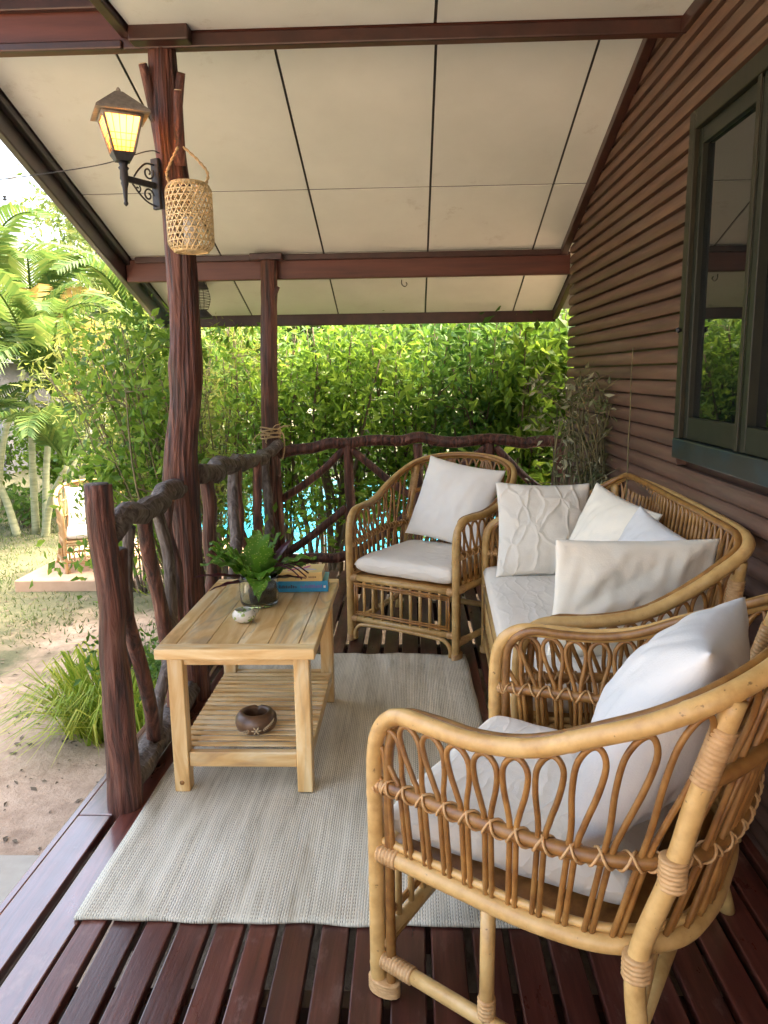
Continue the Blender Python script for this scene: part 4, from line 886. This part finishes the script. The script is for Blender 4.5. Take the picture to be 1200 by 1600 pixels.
pl_ = bpy.data.lights.new('lantern_light', 'POINT'); pl_.energy = .5; pl_.color = (1, .62, .25); pl_.shadow_soft_size = .03
plo = bpy.data.objects.new('lantern_light', pl_); COL.objects.link(plo); plo.parent = wl; plo.location = Vector((LC.x, LC.y, zb+.075))-Vector(LO)
wp = Vector((-.972, 3.105, 0)); za = zb-.085
d_ = (wp-LC); d_.z = 0; d_.normalize(); s_ = Vector((-d_.y, d_.x, 0))
M_ = Matrix((( d_.x, s_.x, 0, wp.x), (d_.y, s_.y, 0, wp.y), (0, 0, 1, 0), (0, 0, 0, 1)))
LP_(MB().box((-.010, -.020, zb-.17), (.006, .020, zb+.015), M_), 'wall_plate', 'ironblack', False, .003)
Ld = (wp-LC).length
LP_(MB().box((-Ld+.01, -.007, za-.011), (-.011, .007, za+.011), M_), 'arm', 'ironblack', False, .002)
sc = MB()
def spiral(cx, cz_, r0, turns, a0, dr): return [M_ @ Vector((cx+(r0-dr*t)*math.cos(a0+t), 0, cz_+(r0-dr*t)*math.sin(a0+t))) for t in [k*.25*(1 if turns > 0 else -1)*1 for k in range(int(abs(turns)/.25))]] if turns > 0 else [M_ @ Vector((cx+(r0-dr*k*.25)*math.cos(a0-k*.25), 0, cz_+(r0-dr*k*.25)*math.sin(a0-k*.25))) for k in range(int(abs(turns)/.25))]
sc.tube(spiral(-.045, za-.040, .026, 8, 0, .0026), .0035, 6); sc.tube(spiral(-.095, za-.026, .014, -7, 1.0, .0016), .003, 6)
sc.tube(spiral(-.040, za+.042, .026, -8, 0.5, .0026), .0035, 6); sc.tube(cat_rom([M_ @ Vector(p) for p in ((-.012, 0, za+.075), (-.05, 0, za+.072), (-.085, 0, za+.045), (-.11, 0, za+.015))], 5), .0035, 6)
sc.tube(cat_rom([M_ @ Vector(p) for p in ((-.012, 0, za-.075), (-.05, 0, za-.066), (-.085, 0, za-.045), (-.12, 0, za-.012))], 5), .0035, 6); LP_(sc, 'scroll', 'ironblack')
w_ = MB(); w_.tube(cat_rom([(-.945, 3.075, 2.232), (-.99, 3.06, 2.235), (-1.2, 3.1, 2.20), (-1.6, 3.2, 2.185), (-1.88, 3.3, 2.20), (-3.2, 3.9, 2.30), (-6.5, 5.5, 2.9)], 10), .0022, 5)
w_.build('cable', 'ironblack', off=(-.945, 3.075, 2.232), label='thin grey wire strung from the trunk post out over the garden', cat='wire')

# ------------------------------------------------------------------ bamboo lantern
BO = Vector((-.835, 3.045, 1.868)); bl_ = empty('bamboo_lantern', BO, 0, 'woven bamboo basket lantern hanging by rope from the trunk post', 'lantern')
def brad(t): return .086*(1-.26*max(0, abs(t-.5)*2-.72)/.28*max(0, abs(t-.5)*2-.72)/.28)
hh = .248
def ribbon(mb, fn_, n, w, axis):
    prev = None
    for i in range(n+1):
        p, nrm, tg = fn_(i/n); sd = nrm.cross(tg).normalized()*w/2; k = len(mb.v)
        mb.v += [tuple(p-sd+nrm*.0008), tuple(p+sd+nrm*.0008), tuple(p+sd-nrm*.0008), tuple(p-sd-nrm*.0008)]
        if i: 
            for q in range(4): mb.f.append((k-4+q, k-4+(q+1) % 4, k+(q+1) % 4, k+q))
def hel(a0, tw, dr):
    def f(t):
        a = a0+tw*t; r = brad(t)+dr; p = Vector((r*math.cos(a), r*math.sin(a), t*hh)); n_ = Vector((math.cos(a), math.sin(a), 0))
        tg = Vector((-r*tw*math.sin(a), r*tw*math.cos(a), hh)).normalized(); return p, n_, tg
    return f
NH = 24
for k in range(NH):
    for sg in (1, -1):
        m = MB(); ribbon(m, hel(2*math.pi*k/NH+(.17 if sg < 0 else 0), sg*1.75, .0009*sg), 20, .0052, 0); m.build('strip', 'bamboo', bl_)
for k in range(11):
    t = (k+.5)/11; r = brad(t)
    m = MB(); ribbon(m, lambda u, t=t, r=r: (Vector((r*math.cos(u*6.2832), r*math.sin(u*6.2832), t*hh)), Vector((math.cos(u*6.2832), math.sin(u*6.2832), 0)), Vector((-math.sin(u*6.2832), math.cos(u*6.2832), 0))), 36, .0048, 0); m.build('hoop', 'bamboo', bl_)
for z, r in ((0, brad(0)+.003), (hh-.014, brad(1)+.003)):
    m = MB(); m.lathe([(r-.006, z-.003), (r, z-.003), (r, z+.014), (r-.006, z+.014), (r-.006, z-.003)], 40, cap=False); m.build('rim', 'bamboo', bl_)
m = MB()
for k in range(7):
    for a in (0, R(60), R(120)):
        o_ = (k-3)*.019; L = math.sqrt(max(0, (brad(0)-.002)**2-o_*o_)); c_, s2 = math.cos(a), math.sin(a)
        m.hexa([(c_*x-s2*y, s2*x+c_*y, z) for z in (.0005+a*.0006, .0012+a*.0006) for x, y in ((-L, o_-.0028), (L, o_-.0028), (L, o_+.0028), (-L, o_+.0028))])
m.build('woven_base', 'bamboo', bl_, None, None, False)
m = MB(); m.lathe([(.001, .004), (.026, .004), (.026, .12), (.02, .124), (.001, .124)], 20); m.build('candle', 'candle', bl_)
for sx in (-1, 1):
    m = MB(); pp = [Vector((sx*(brad(1)-.001), 0, hh-.02)), Vector((sx*.078, -.004, hh+.03)), Vector((-.008+sx*.05, 0.0, hh+.08)), Vector((-.02+sx*.010, .0, hh+.128))]; c_ = cat_rom(pp, 10)
    for ph in (0, math.pi):
        L = [p + Vector((math.cos(i*.9+ph)*.003, math.sin(i*.9+ph)*.003, 0)) for i, p in enumerate(c_)]; m.tube(L, .0035, 6)
    m.build('rope', 'rope', bl_)
# black hurricane lantern under the far beam
HL = (-.862, 4.92+.62, 1.80); hl = empty('hurricane_lantern', (-1.47, 5.55, 1.80), 0, 'black wire hurricane lantern hanging under the ceiling behind the trunk post', 'lantern'); o_ = (0, 0, 0)
m = MB(); m.lathe([(.002, 0), (.075, .0), (.072, .012), (.045, .04), (.030, .055), (.002, .056)], 20); m.build('base', 'ironblack', hl)
m = MB(); m.lathe([(.002, .205), (.052, .20), (.042, .222), (.030, .235), (.026, .25), (.002, .255)], 20); m.build('cap', 'ironblack', hl)
m = MB()
for k in range(9):
    t = k/8; r = .030+.030*math.sin(math.pi*(.15+.75*(1-t))); m.tube([(r*math.cos(a*.3142), r*math.sin(a*.3142), .06+.14*t) for a in range(21)], .0022, 5)
for k in range(4): m.tube([((.030+.030*math.sin(math.pi*(.15+.75*(1-t/8))))*math.cos(k*1.571), (.030+.030*math.sin(math.pi*(.15+.75*(1-t/8))))*math.sin(k*1.571), .06+.14*t/8) for t in range(9)], .0022, 5)
m.build('cage', 'ironblack', hl)
m = MB(); m.tube(cat_rom([(-.045, 0, .20), (-.03, 0, .255), (0, 0, .272), (.03, 0, .255), (.045, 0, .20)], 5), .0022, 5); m.build('handle', 'ironblack', hl)

# ------------------------------------------------------------------ plants
def leaf(mb, p, d, L, w, q, fold=.25):
    d = d.normalized(); a = Vector((q.uniform(-1, 1), q.uniform(-1, 1), q.uniform(-1, 1))); s_ = d.cross(a)
    s_ = s_.normalized() if s_.length > 1e-4 else d.orthogonal().normalized(); n_ = d.cross(s_)
    m_ = p + d*L*.45 + n_*L*fold*.3; i = len(mb.v)
    mb.v += [tuple(p), tuple(m_+s_*w*.5), tuple(p+d*L-n_*L*.08), tuple(m_-s_*w*.5)]; mb.f.append((i, i+1, i+2, i+3))
def rv(q): return Vector((q.gauss(0, 1), q.gauss(0, 1), q.gauss(0, 1)))
def shrub(name, base, stems, H, spread, nleaf, L, w, mat, seed, lab, group, lean=(0, 0), z0=.25, smat='twig', r=.014, sprd=.16, cat='shrub', up_=.3, flat=.7):
    q = random.Random(seed); o = empty(name, base, 0, lab, cat, group); sm = MB(); paths = []
    for k in range(stems):
        a = q.uniform(0, 6.283); e = spread*math.sqrt(q.random()); hx, hy = math.cos(a)*e+lean[0]*q.uniform(.6, 1.2), math.sin(a)*e*flat+lean[1]*q.uniform(.6, 1.2); h = H*q.uniform(.78, 1.0)
        p0 = Vector((q.gauss(0, .07), q.gauss(0, .07), -.03))
        P_ = cat_rom([p0, p0+Vector((hx*.25, hy*.25, h*.35))+rv(q)*.03, p0+Vector((hx*.65, hy*.65, h*.7))+rv(q)*.05, p0+Vector((hx, hy, h))], 5); rr = r*q.uniform(.5, 1.1)
        sm.tube(P_, [rr*(1-.75*i/(len(P_)-1)) for i in range(len(P_))], 6); paths.append(P_)
        for b in range(4):
            i = q.randrange(5, len(P_)-1); d = rv(q); d.z = abs(d.z); e_ = P_[i]+d.normalized()*q.uniform(.12, .35); Q_ = cat_rom([P_[i], (P_[i]+e_)/2+rv(q)*.02, e_], 4)
            sm.tube(Q_, [rr*.4, rr*.4*.8, rr*.3, rr*.3, rr*.25, rr*.2, rr*.15, rr*.12, rr*.1][:len(Q_)], 4); paths.append(Q_)
    sm.build('stems', smat, o); lm = MB(); ncl = max(30, nleaf//22)
    cl = []
    for k in range(ncl):
        P_ = q.choice(paths); t = q.random()**.6; p = P_[min(len(P_)-1, int(t*len(P_)))]
        if p.z < z0*H and q.random() < .985: p = P_[-1]
        cl.append(p+rv(q)*sprd*.5)
    for k in range(nleaf):
        c_ = q.choice(cl); p = c_+rv(q)*sprd*.42
        if p.z < .02: p.z = .05
        d = rv(q)+Vector((0, -.2, up_)); s_ = q.uniform(.6, 1.25); leaf(lm, p, d, L*s_, w*s_, q)
    lm.build('foliage', mat, o, smooth=False); return o
G0 = -.5
hl_ = ('dense green hedge shrub growing behind the back rail', 'hedge behind the back rail')
sid = 100
for (x, y, H, sp_, n, L, w, mt, lab) in (
    (-2.35, 6.6, 2.35, .55, 4200, .095, .015, 'leaf_olive', 'feathery olive bamboo-leaved hedge shrub behind the side rail'),
    (-1.70, 6.55, 2.4, .50, 4200, .095, .014, 'leaf_olive', 'fine-leaved olive shrub seen between the two trunk posts'),
    (-1.20, 6.5, 2.35, .42, 3300, .080, .036, 'leaf_mid', 'small-leaved green shrub right behind the far corner post'),
    (-.65, 6.42, 2.4, .48, 2500, .078, .038, 'leaf_mid', 'green hedge shrub with many bare dark stems next to the far corner post'),
    (-.08, 6.5, 2.42, .46, 3100, .085, .042, 'leaf_mid', 'green hedge shrub behind the middle of the back rail'),
    (.45, 6.5, 2.4, .42, 3000, .095, .048, 'leaf_dark', 'dark green hedge shrub behind the far armchair pillow'),
    (.95, 6.45, 2.42, .42, 2600, .120, .060, 'leaf_mid', 'broad-leaved hedge shrub at the house corner'),
    (1.5, 6.6, 2.5, .5, 1800, .115, .058, 'leaf_bright', 'bright green shrub beyond the house corner')):
    sid += 1; shrub('hedge_shrub', (x, y, G0), 15, H, sp_, n, L, w, mt, sid, lab, 'hedge behind the back rail', z0=.55 if x == -.65 else .27, r=.026 if x == -.65 else .017, sprd=.25, flat=.45)
for k, (x, y, H, lab) in enumerate(((-2.0, 7.15, 2.6, 'light green back-row shrub showing behind the olive hedge shrubs'), (-.9, 7.1, 2.6, 'light green back-row shrub showing behind the bare-stemmed hedge shrub'), (.1, 7.15, 2.65, 'light green back-row shrub showing above the middle of the back rail'), (1.0, 7.1, 2.6, 'light green back-row shrub showing behind the broad-leaved hedge shrub'))):
    shrub('hedge_shrub', (x, y, G0), 10, H, .6, 1500, .10, .05, 'leaf_bright', 200+k, lab, 'back row of the hedge', z0=.74, r=.014, sprd=.24, flat=.4)
shrub('garden_shrub', (-1.30, 4.55, G0), 34, 2.25, .40, 2900, .070, .036, 'leaf_mid', 31, 'tall loose shrub of fanning stems leaning outward beside the side rail', None, lean=(-.42, .05), z0=.50, smat='twig_green', r=.013, sprd=.17)
shrub('garden_shrub', (-1.75, 5.35, G0), 22, 2.25, .50, 3600, .090, .017, 'leaf_olive', 32, 'wispy olive shrub behind the fanning shrub by the side rail', None, lean=(-.20, .1), z0=.45, smat='twig_green', r=.012, sprd=.2)
shrub('garden_shrub', (-1.28, 4.0, G0), 9, .5, .20, 500, .05, .026, 'leaf_bright', 33, 'low leafy bush growing under the bent-branch rail', None, z0=.2, smat='twig_green', r=.006, sprd=.12)
dp = shrub('dried_plant', (.885, 4.02, .0), 30, 1.42, .13, 900, .05, .020, 'leaf_dry', 35, 'withered grey-green twiggy plant against the brown wall', None, z0=.3, smat='twig_green', r=.011, sprd=.09, cat='plant')
m = MB(); q = random.Random(6); m.tube(cat_rom([(XW-.012, 3.60+q.uniform(-.012, .012), .1+k*.14) for k in range(11)], 4), [.006-.0001*k for k in range(41)], 6)
m.build('dead_vine', 'twig_green', off=(XW-.012, 3.60, .1), label='thin dead brown vine clinging up the clapboard wall', cat='vine')
# grass clump
q = random.Random(15); m = MB()
for k in range(900):
    a = q.uniform(0, 6.283); r0_ = .30*math.sqrt(q.random()); b = Vector((r0_*math.cos(a)*1.25, r0_*math.sin(a), -.02)); out = Vector((math.cos(a+q.gauss(0, .7)), math.sin(a+q.gauss(0, .7)), 0)); h = q.uniform(.22, .48); reach = q.uniform(.14, .46); w = q.uniform(.005, .010)
    P_ = [b, b+out*reach*.3+Vector((0, 0, h*.6)), b+out*reach*.7+Vector((0, 0, h*.92)), b+out*reach*1.2+Vector((0, 0, h*q.uniform(.35, .85)))]
    sd = Vector((-out.y, out.x, 0))*w; i = len(m.v)
    for j_, p in enumerate(P_): f = (1, .9, .6, .08)[j_]; m.v += [tuple(p-sd*f), tuple(p+sd*f)]
    for j_ in range(3): m.f.append((i+2*j_, i+2*j_+1, i+2*j_+3, i+2*j_+2))
m.build('grass_clump', 'grass_lush', off=(0, 0, 0), smooth=False, label='lush clump of long arching grass beside the deck edge', cat='grass').location = (-1.60, 3.95, G0)
bpy.data.objects['grass_clump'].scale = (.86, .86, .86)
# palms
def frond_mesh(L, nl, ll, seed, droop):
    q = random.Random(seed); m = MB(); n = 18; P_ = []; p = Vector((0, 0, 0)); e = R(78)
    for i in range(n+1): P_.append(p.copy()); p = p + Vector((math.cos(e), 0, math.sin(e)))*(L/n); e -= droop/n*(.5+1.2*i/n)
    m.tube(P_, [.014*(1-.85*i/n) for i in range(n+1)], 5)
    for k in range(nl):
        t = .14+.86*k/(nl-1); f = t*n; i = min(n-1, int(f)); c_ = P_[i].lerp(P_[i+1], f-i); tg = (P_[i+1]-P_[i]).normalized(); nm = Vector((-tg.z, 0, tg.x)); l = ll*math.sin(math.pi*(.16+.78*t))**.8*q.uniform(.9, 1.1)
        for sg in (1, -1):
            d = (tg*.75 + Vector((0, sg, 0))*.85 + nm*.25).normalized(); w = .016
            a = c_; b = c_+d*l*.5; e_ = c_+d*l*.95+Vector((0, 0, -.30*l)); s_ = tg*w; j_ = len(m.v)
            m.v += [tuple(a-s_*.5), tuple(a+s_*.5), tuple(b+s_), tuple(b-s_), tuple(e_)]; m.f += [(j_, j_+1, j_+2, j_+3), (j_+3, j_+2, j_+4)]
    return m
FM = []
for k in range(4):
    mbf = frond_mesh(1.0, 34, .34, k, (1.3, 1.9, 2.3, 1.0)[k]); FM.append((mbf, None))
fmesh = []
for k, (mbf, _) in enumerate(FM):
    o = mbf.build('frond', 'frond', smooth=False); a = o.data; bpy.data.objects.remove(o); b = a.copy(); b.materials[0] = MAT['frond_yellow']; fmesh.append((a, b))
def palm(base, stems, lab, seed, yel=.12, scale=1.0):
    q = random.Random(seed); o = empty('areca_palm', base, 0, lab, 'palm', 'palms across the lawn')
    for (dx, dy, h, lx, ly, nf) in stems:
        m = MB(); top = Vector((dx+lx, dy+ly, h)); P_ = cat_rom([(dx, dy, -.05), (dx+lx*.35, dy+ly*.35, h*.5), top], 8); m.tube(P_, [.050*(1-.4*i/(len(P_)-1)) for i in range(len(P_))], 10)
        m.build('stem', 'palm_stem', o)
        for k in range(nf):
            f = fmesh[q.randrange(4)][1 if q.random() < yel else 0]; x = bpy.data.objects.new('frond', f); COL.objects.link(x); x.parent = o; x.location = top-Vector((0, 0, .02))
            s_ = scale*q.uniform(1.1, 1.7); x.scale = (s_, s_, s_); x.rotation_euler = Euler((q.uniform(-.2, .2), q.uniform(-.1, .55), 2*math.pi*k/nf+q.uniform(-.4, .4)))
palm((-4.55, 9.2, G0), [(0, 0, 1.7, .25, 0, 6), (.12, .1, 1.3, .45, .1, 6), (-.15, .05, 2.1, .1, .1, 7), (-.3, -.1, 1.1, -.35, -.1, 6), (.05, -.15, .9, .5, -.3, 6)], 'clump of areca palms with pale ringed stems across the lawn', 3, .2)
palm((-6.3, 10.6, G0), [(0, 0, 3.0, .5, 0, 7), (.3, .1, 2.3, .7, .1, 6), (-.3, .2, 2.6, -.2, .2, 6)], 'taller areca palm with slim stems at the lawn edge', 4, .1, 1.2)
palm((-4.3, 11.5, G0), [(0, 0, 2.3, .2, 0, 7), (.4, .1, 1.6, .5, .1, 6), (-.4, .2, 1.5, -.3, .2, 6)], 'bushy areca palm behind the fanning shrub', 5, .05, 1.25)
palm((-3.0, 12.0, G0), [(0, 0, 1.2, .2, 0, 7), (.4, .1, .9, .4, .1, 6)], 'low areca palm beside the pool end', 6, .1, 1.2)
# trees
def tree_parts(seed, H, cr, nleaf, mat, L=.16):
    q = random.Random(seed); t = MB(); tips = []
    P_ = cat_rom([(0, 0, -.1), (rv(q)*.1+Vector((0, 0, H*.3))), (rv(q)*.2+Vector((0, 0, H*.62)))], 8); t.tube(P_, [.16*(1-.55*i/(len(P_)-1)) for i in range(len(P_))], 10)
    for k in range(12):
        i = q.randrange(6, len(P_)); a = q.uniform(0, 6.283); r_ = cr*q.uniform(.5, .95); e = Vector((math.cos(a)*r_, math.sin(a)*r_, P_[i].z+q.uniform(.1, .38)*H)); Q_ = cat_rom([P_[i], (P_[i]+e)/2+Vector((0, 0, .15))+rv(q)*.1, e], 6)
        t.tube(Q_, [.06*(1-.85*j_/(len(Q_)-1)) for j_ in range(len(Q_))], 6); tips += Q_[5:]
    lm = MB(); cl = [q.choice(tips)+rv(q)*cr*.20 for _ in range(nleaf//45)]
    for k in range(nleaf):
        c_ = q.choice(cl); p = c_+Vector((q.gauss(0, 1), q.gauss(0, 1), q.gauss(0, .6)))*cr*.10; s_ = q.uniform(.6, 1.2); leaf(lm, p, rv(q)+Vector((0, 0, -.2)), L*s_, L*.42*s_, q)
    return t, lm
protos = []
for k, (H, cr, n, mt, L) in enumerate(((6.5, 2.6, 11000, 'leaf_far', .17), (5.0, 2.4, 9000, 'leaf_bright', .16), (8.0, 3.2, 12000, 'leaf_far', .20))):
    t, lm = tree_parts(70+k, H, cr, n, mt, L); o = empty('garden_tree', (0, 0, G0), 0, 'leafy light green tree standing beyond the garden', 'tree', 'trees beyond the garden')
    t.build('trunk', 'trunk', o); lm.build('crown', mt, o, smooth=False); protos.append(o)
spots = [(-6.0, 17, 0, 1.0, 0, 'leafy light green tree rising behind the areca palm clump'), (-9.9, 16.5, 2, .50, 1, 'small spreading pale tree behind the taller areca palm'), (-3.6, 18.5, 1, 1.15, 2, 'rounded bright green tree behind the feathery olive hedge shrub'),
    (-13.5, 22, 0, .62, 3, 'low light green tree beside the grey bungalow'), (-7.2, 25, 2, 1.15, 4, 'large pale green tree standing far behind the palms'), (-1.0, 18, 0, .95, 5, 'light green tree beyond the pool behind the bare-stemmed hedge shrub'),
    (2.0, 17, 1, 1.1, 6, 'rounded bright green tree beyond the pool and the middle of the back rail'), (4.6, 15, 0, 1.0, 1.5, 'light green tree beyond the house corner'), (-4.6, 13.6, 1, .72, 4.4, 'small rounded bright green tree behind the bushy areca palm'),
    (6.4, 9.5, 1, 1.0, 2.9, 'rounded bright green tree close beyond the house corner'), (.3, 15.6, 1, .85, .9, 'small rounded bright green tree at the far end of the pool')]
used = set()
for (x, y, k, s_, a, lab) in spots:
    o = protos[k] if k not in used else copy_tree(protos[k]); used.add(k); o.location = (x, y, G0); o.scale = (s_, s_, s_); o.rotation_euler.z = a; o['label'] = lab
# low planting that closes the garden behind the lawn
for k, (x, y, H, mt, lab) in enumerate(((-6.8, 11.6, 1.1, 'leaf_bright', 'bright low bush at the foot of the taller areca palm'), (-5.6, 12.2, 1.3, 'leaf_mid', 'mid green bush behind the pale palm stems'), (-8.2, 11.8, 1.4, 'leaf_mid', 'mid green bush in front of the grey bungalow'), (-2.6, 11.0, 1.5, 'leaf_bright', 'bright bush beside the low areca palm'), (-3.6, 10.3, 1.2, 'leaf_mid', 'mid green bush behind the garden armchair'), (-5.0, 9.7, .35, 'leaf_bright', 'tiny bright plant at the foot of the palm clump'))):
    shrub('border_bush', (x, y, G0), 10, H, .75 if H > .5 else .2, 1300 if H > .5 else 250, .12, .06, mt, 300+k, lab, 'border bushes', z0=.1, sprd=.3 if H > .5 else .12, cat='bush')
up = empty('utility_pole', (-10.6, 21.5, G0), 0, 'pale concrete utility pole with insulators above the garden trees', 'pole')
m = MB(); m.hexa([(-.16, -.16, 0), (.16, -.16, 0), (.16, .16, 0), (-.16, .16, 0), (-.10, -.10, 7.3), (.10, -.10, 7.3), (.10, .10, 7.3), (-.10, .10, 7.3)]); m.build('shaft', 'polegrey', up, None, None, False)
m = MB(); m.tube([(.0, -.1, 6.75), (-.9, -.1, 6.78)], .02, 6); m.build('lamp_arm', 'polegrey', up)
for k in range(4):
    m = MB(); m.lathe([(.01, 0), (.05, .01), (.05, .05), (.02, .07), (.045, .09), (.045, .13), (.01, .14)], 12, (-.30, 0, 5.35+k*.42)); m.tube([(-.30, 0, 5.40+k*.42), (-.10, 0, 5.40+k*.42)], .012, 6); m.build('insulator', 'ironblack', up)
fb = empty('far_bungalow', (-9.8, 15.2, G0), 0, 'grey bungalow wall glimpsed behind the palms', 'house')
MB().box((-1.6, 0, -.1), (1.6, 3, 2.2)).build('wall', 'far_roof', fb, None, False)
MB().hexa([(-1.9, -.3, 2.2), (1.9, -.3, 2.2), (1.9, 3.3, 2.2), (-1.9, 3.3, 2.2), (-1.2, 1.2, 3.2), (1.2, 1.2, 3.2), (1.2, 1.8, 3.2), (-1.2, 1.8, 3.2)]).build('roof', 'far_roof', fb, None, False)
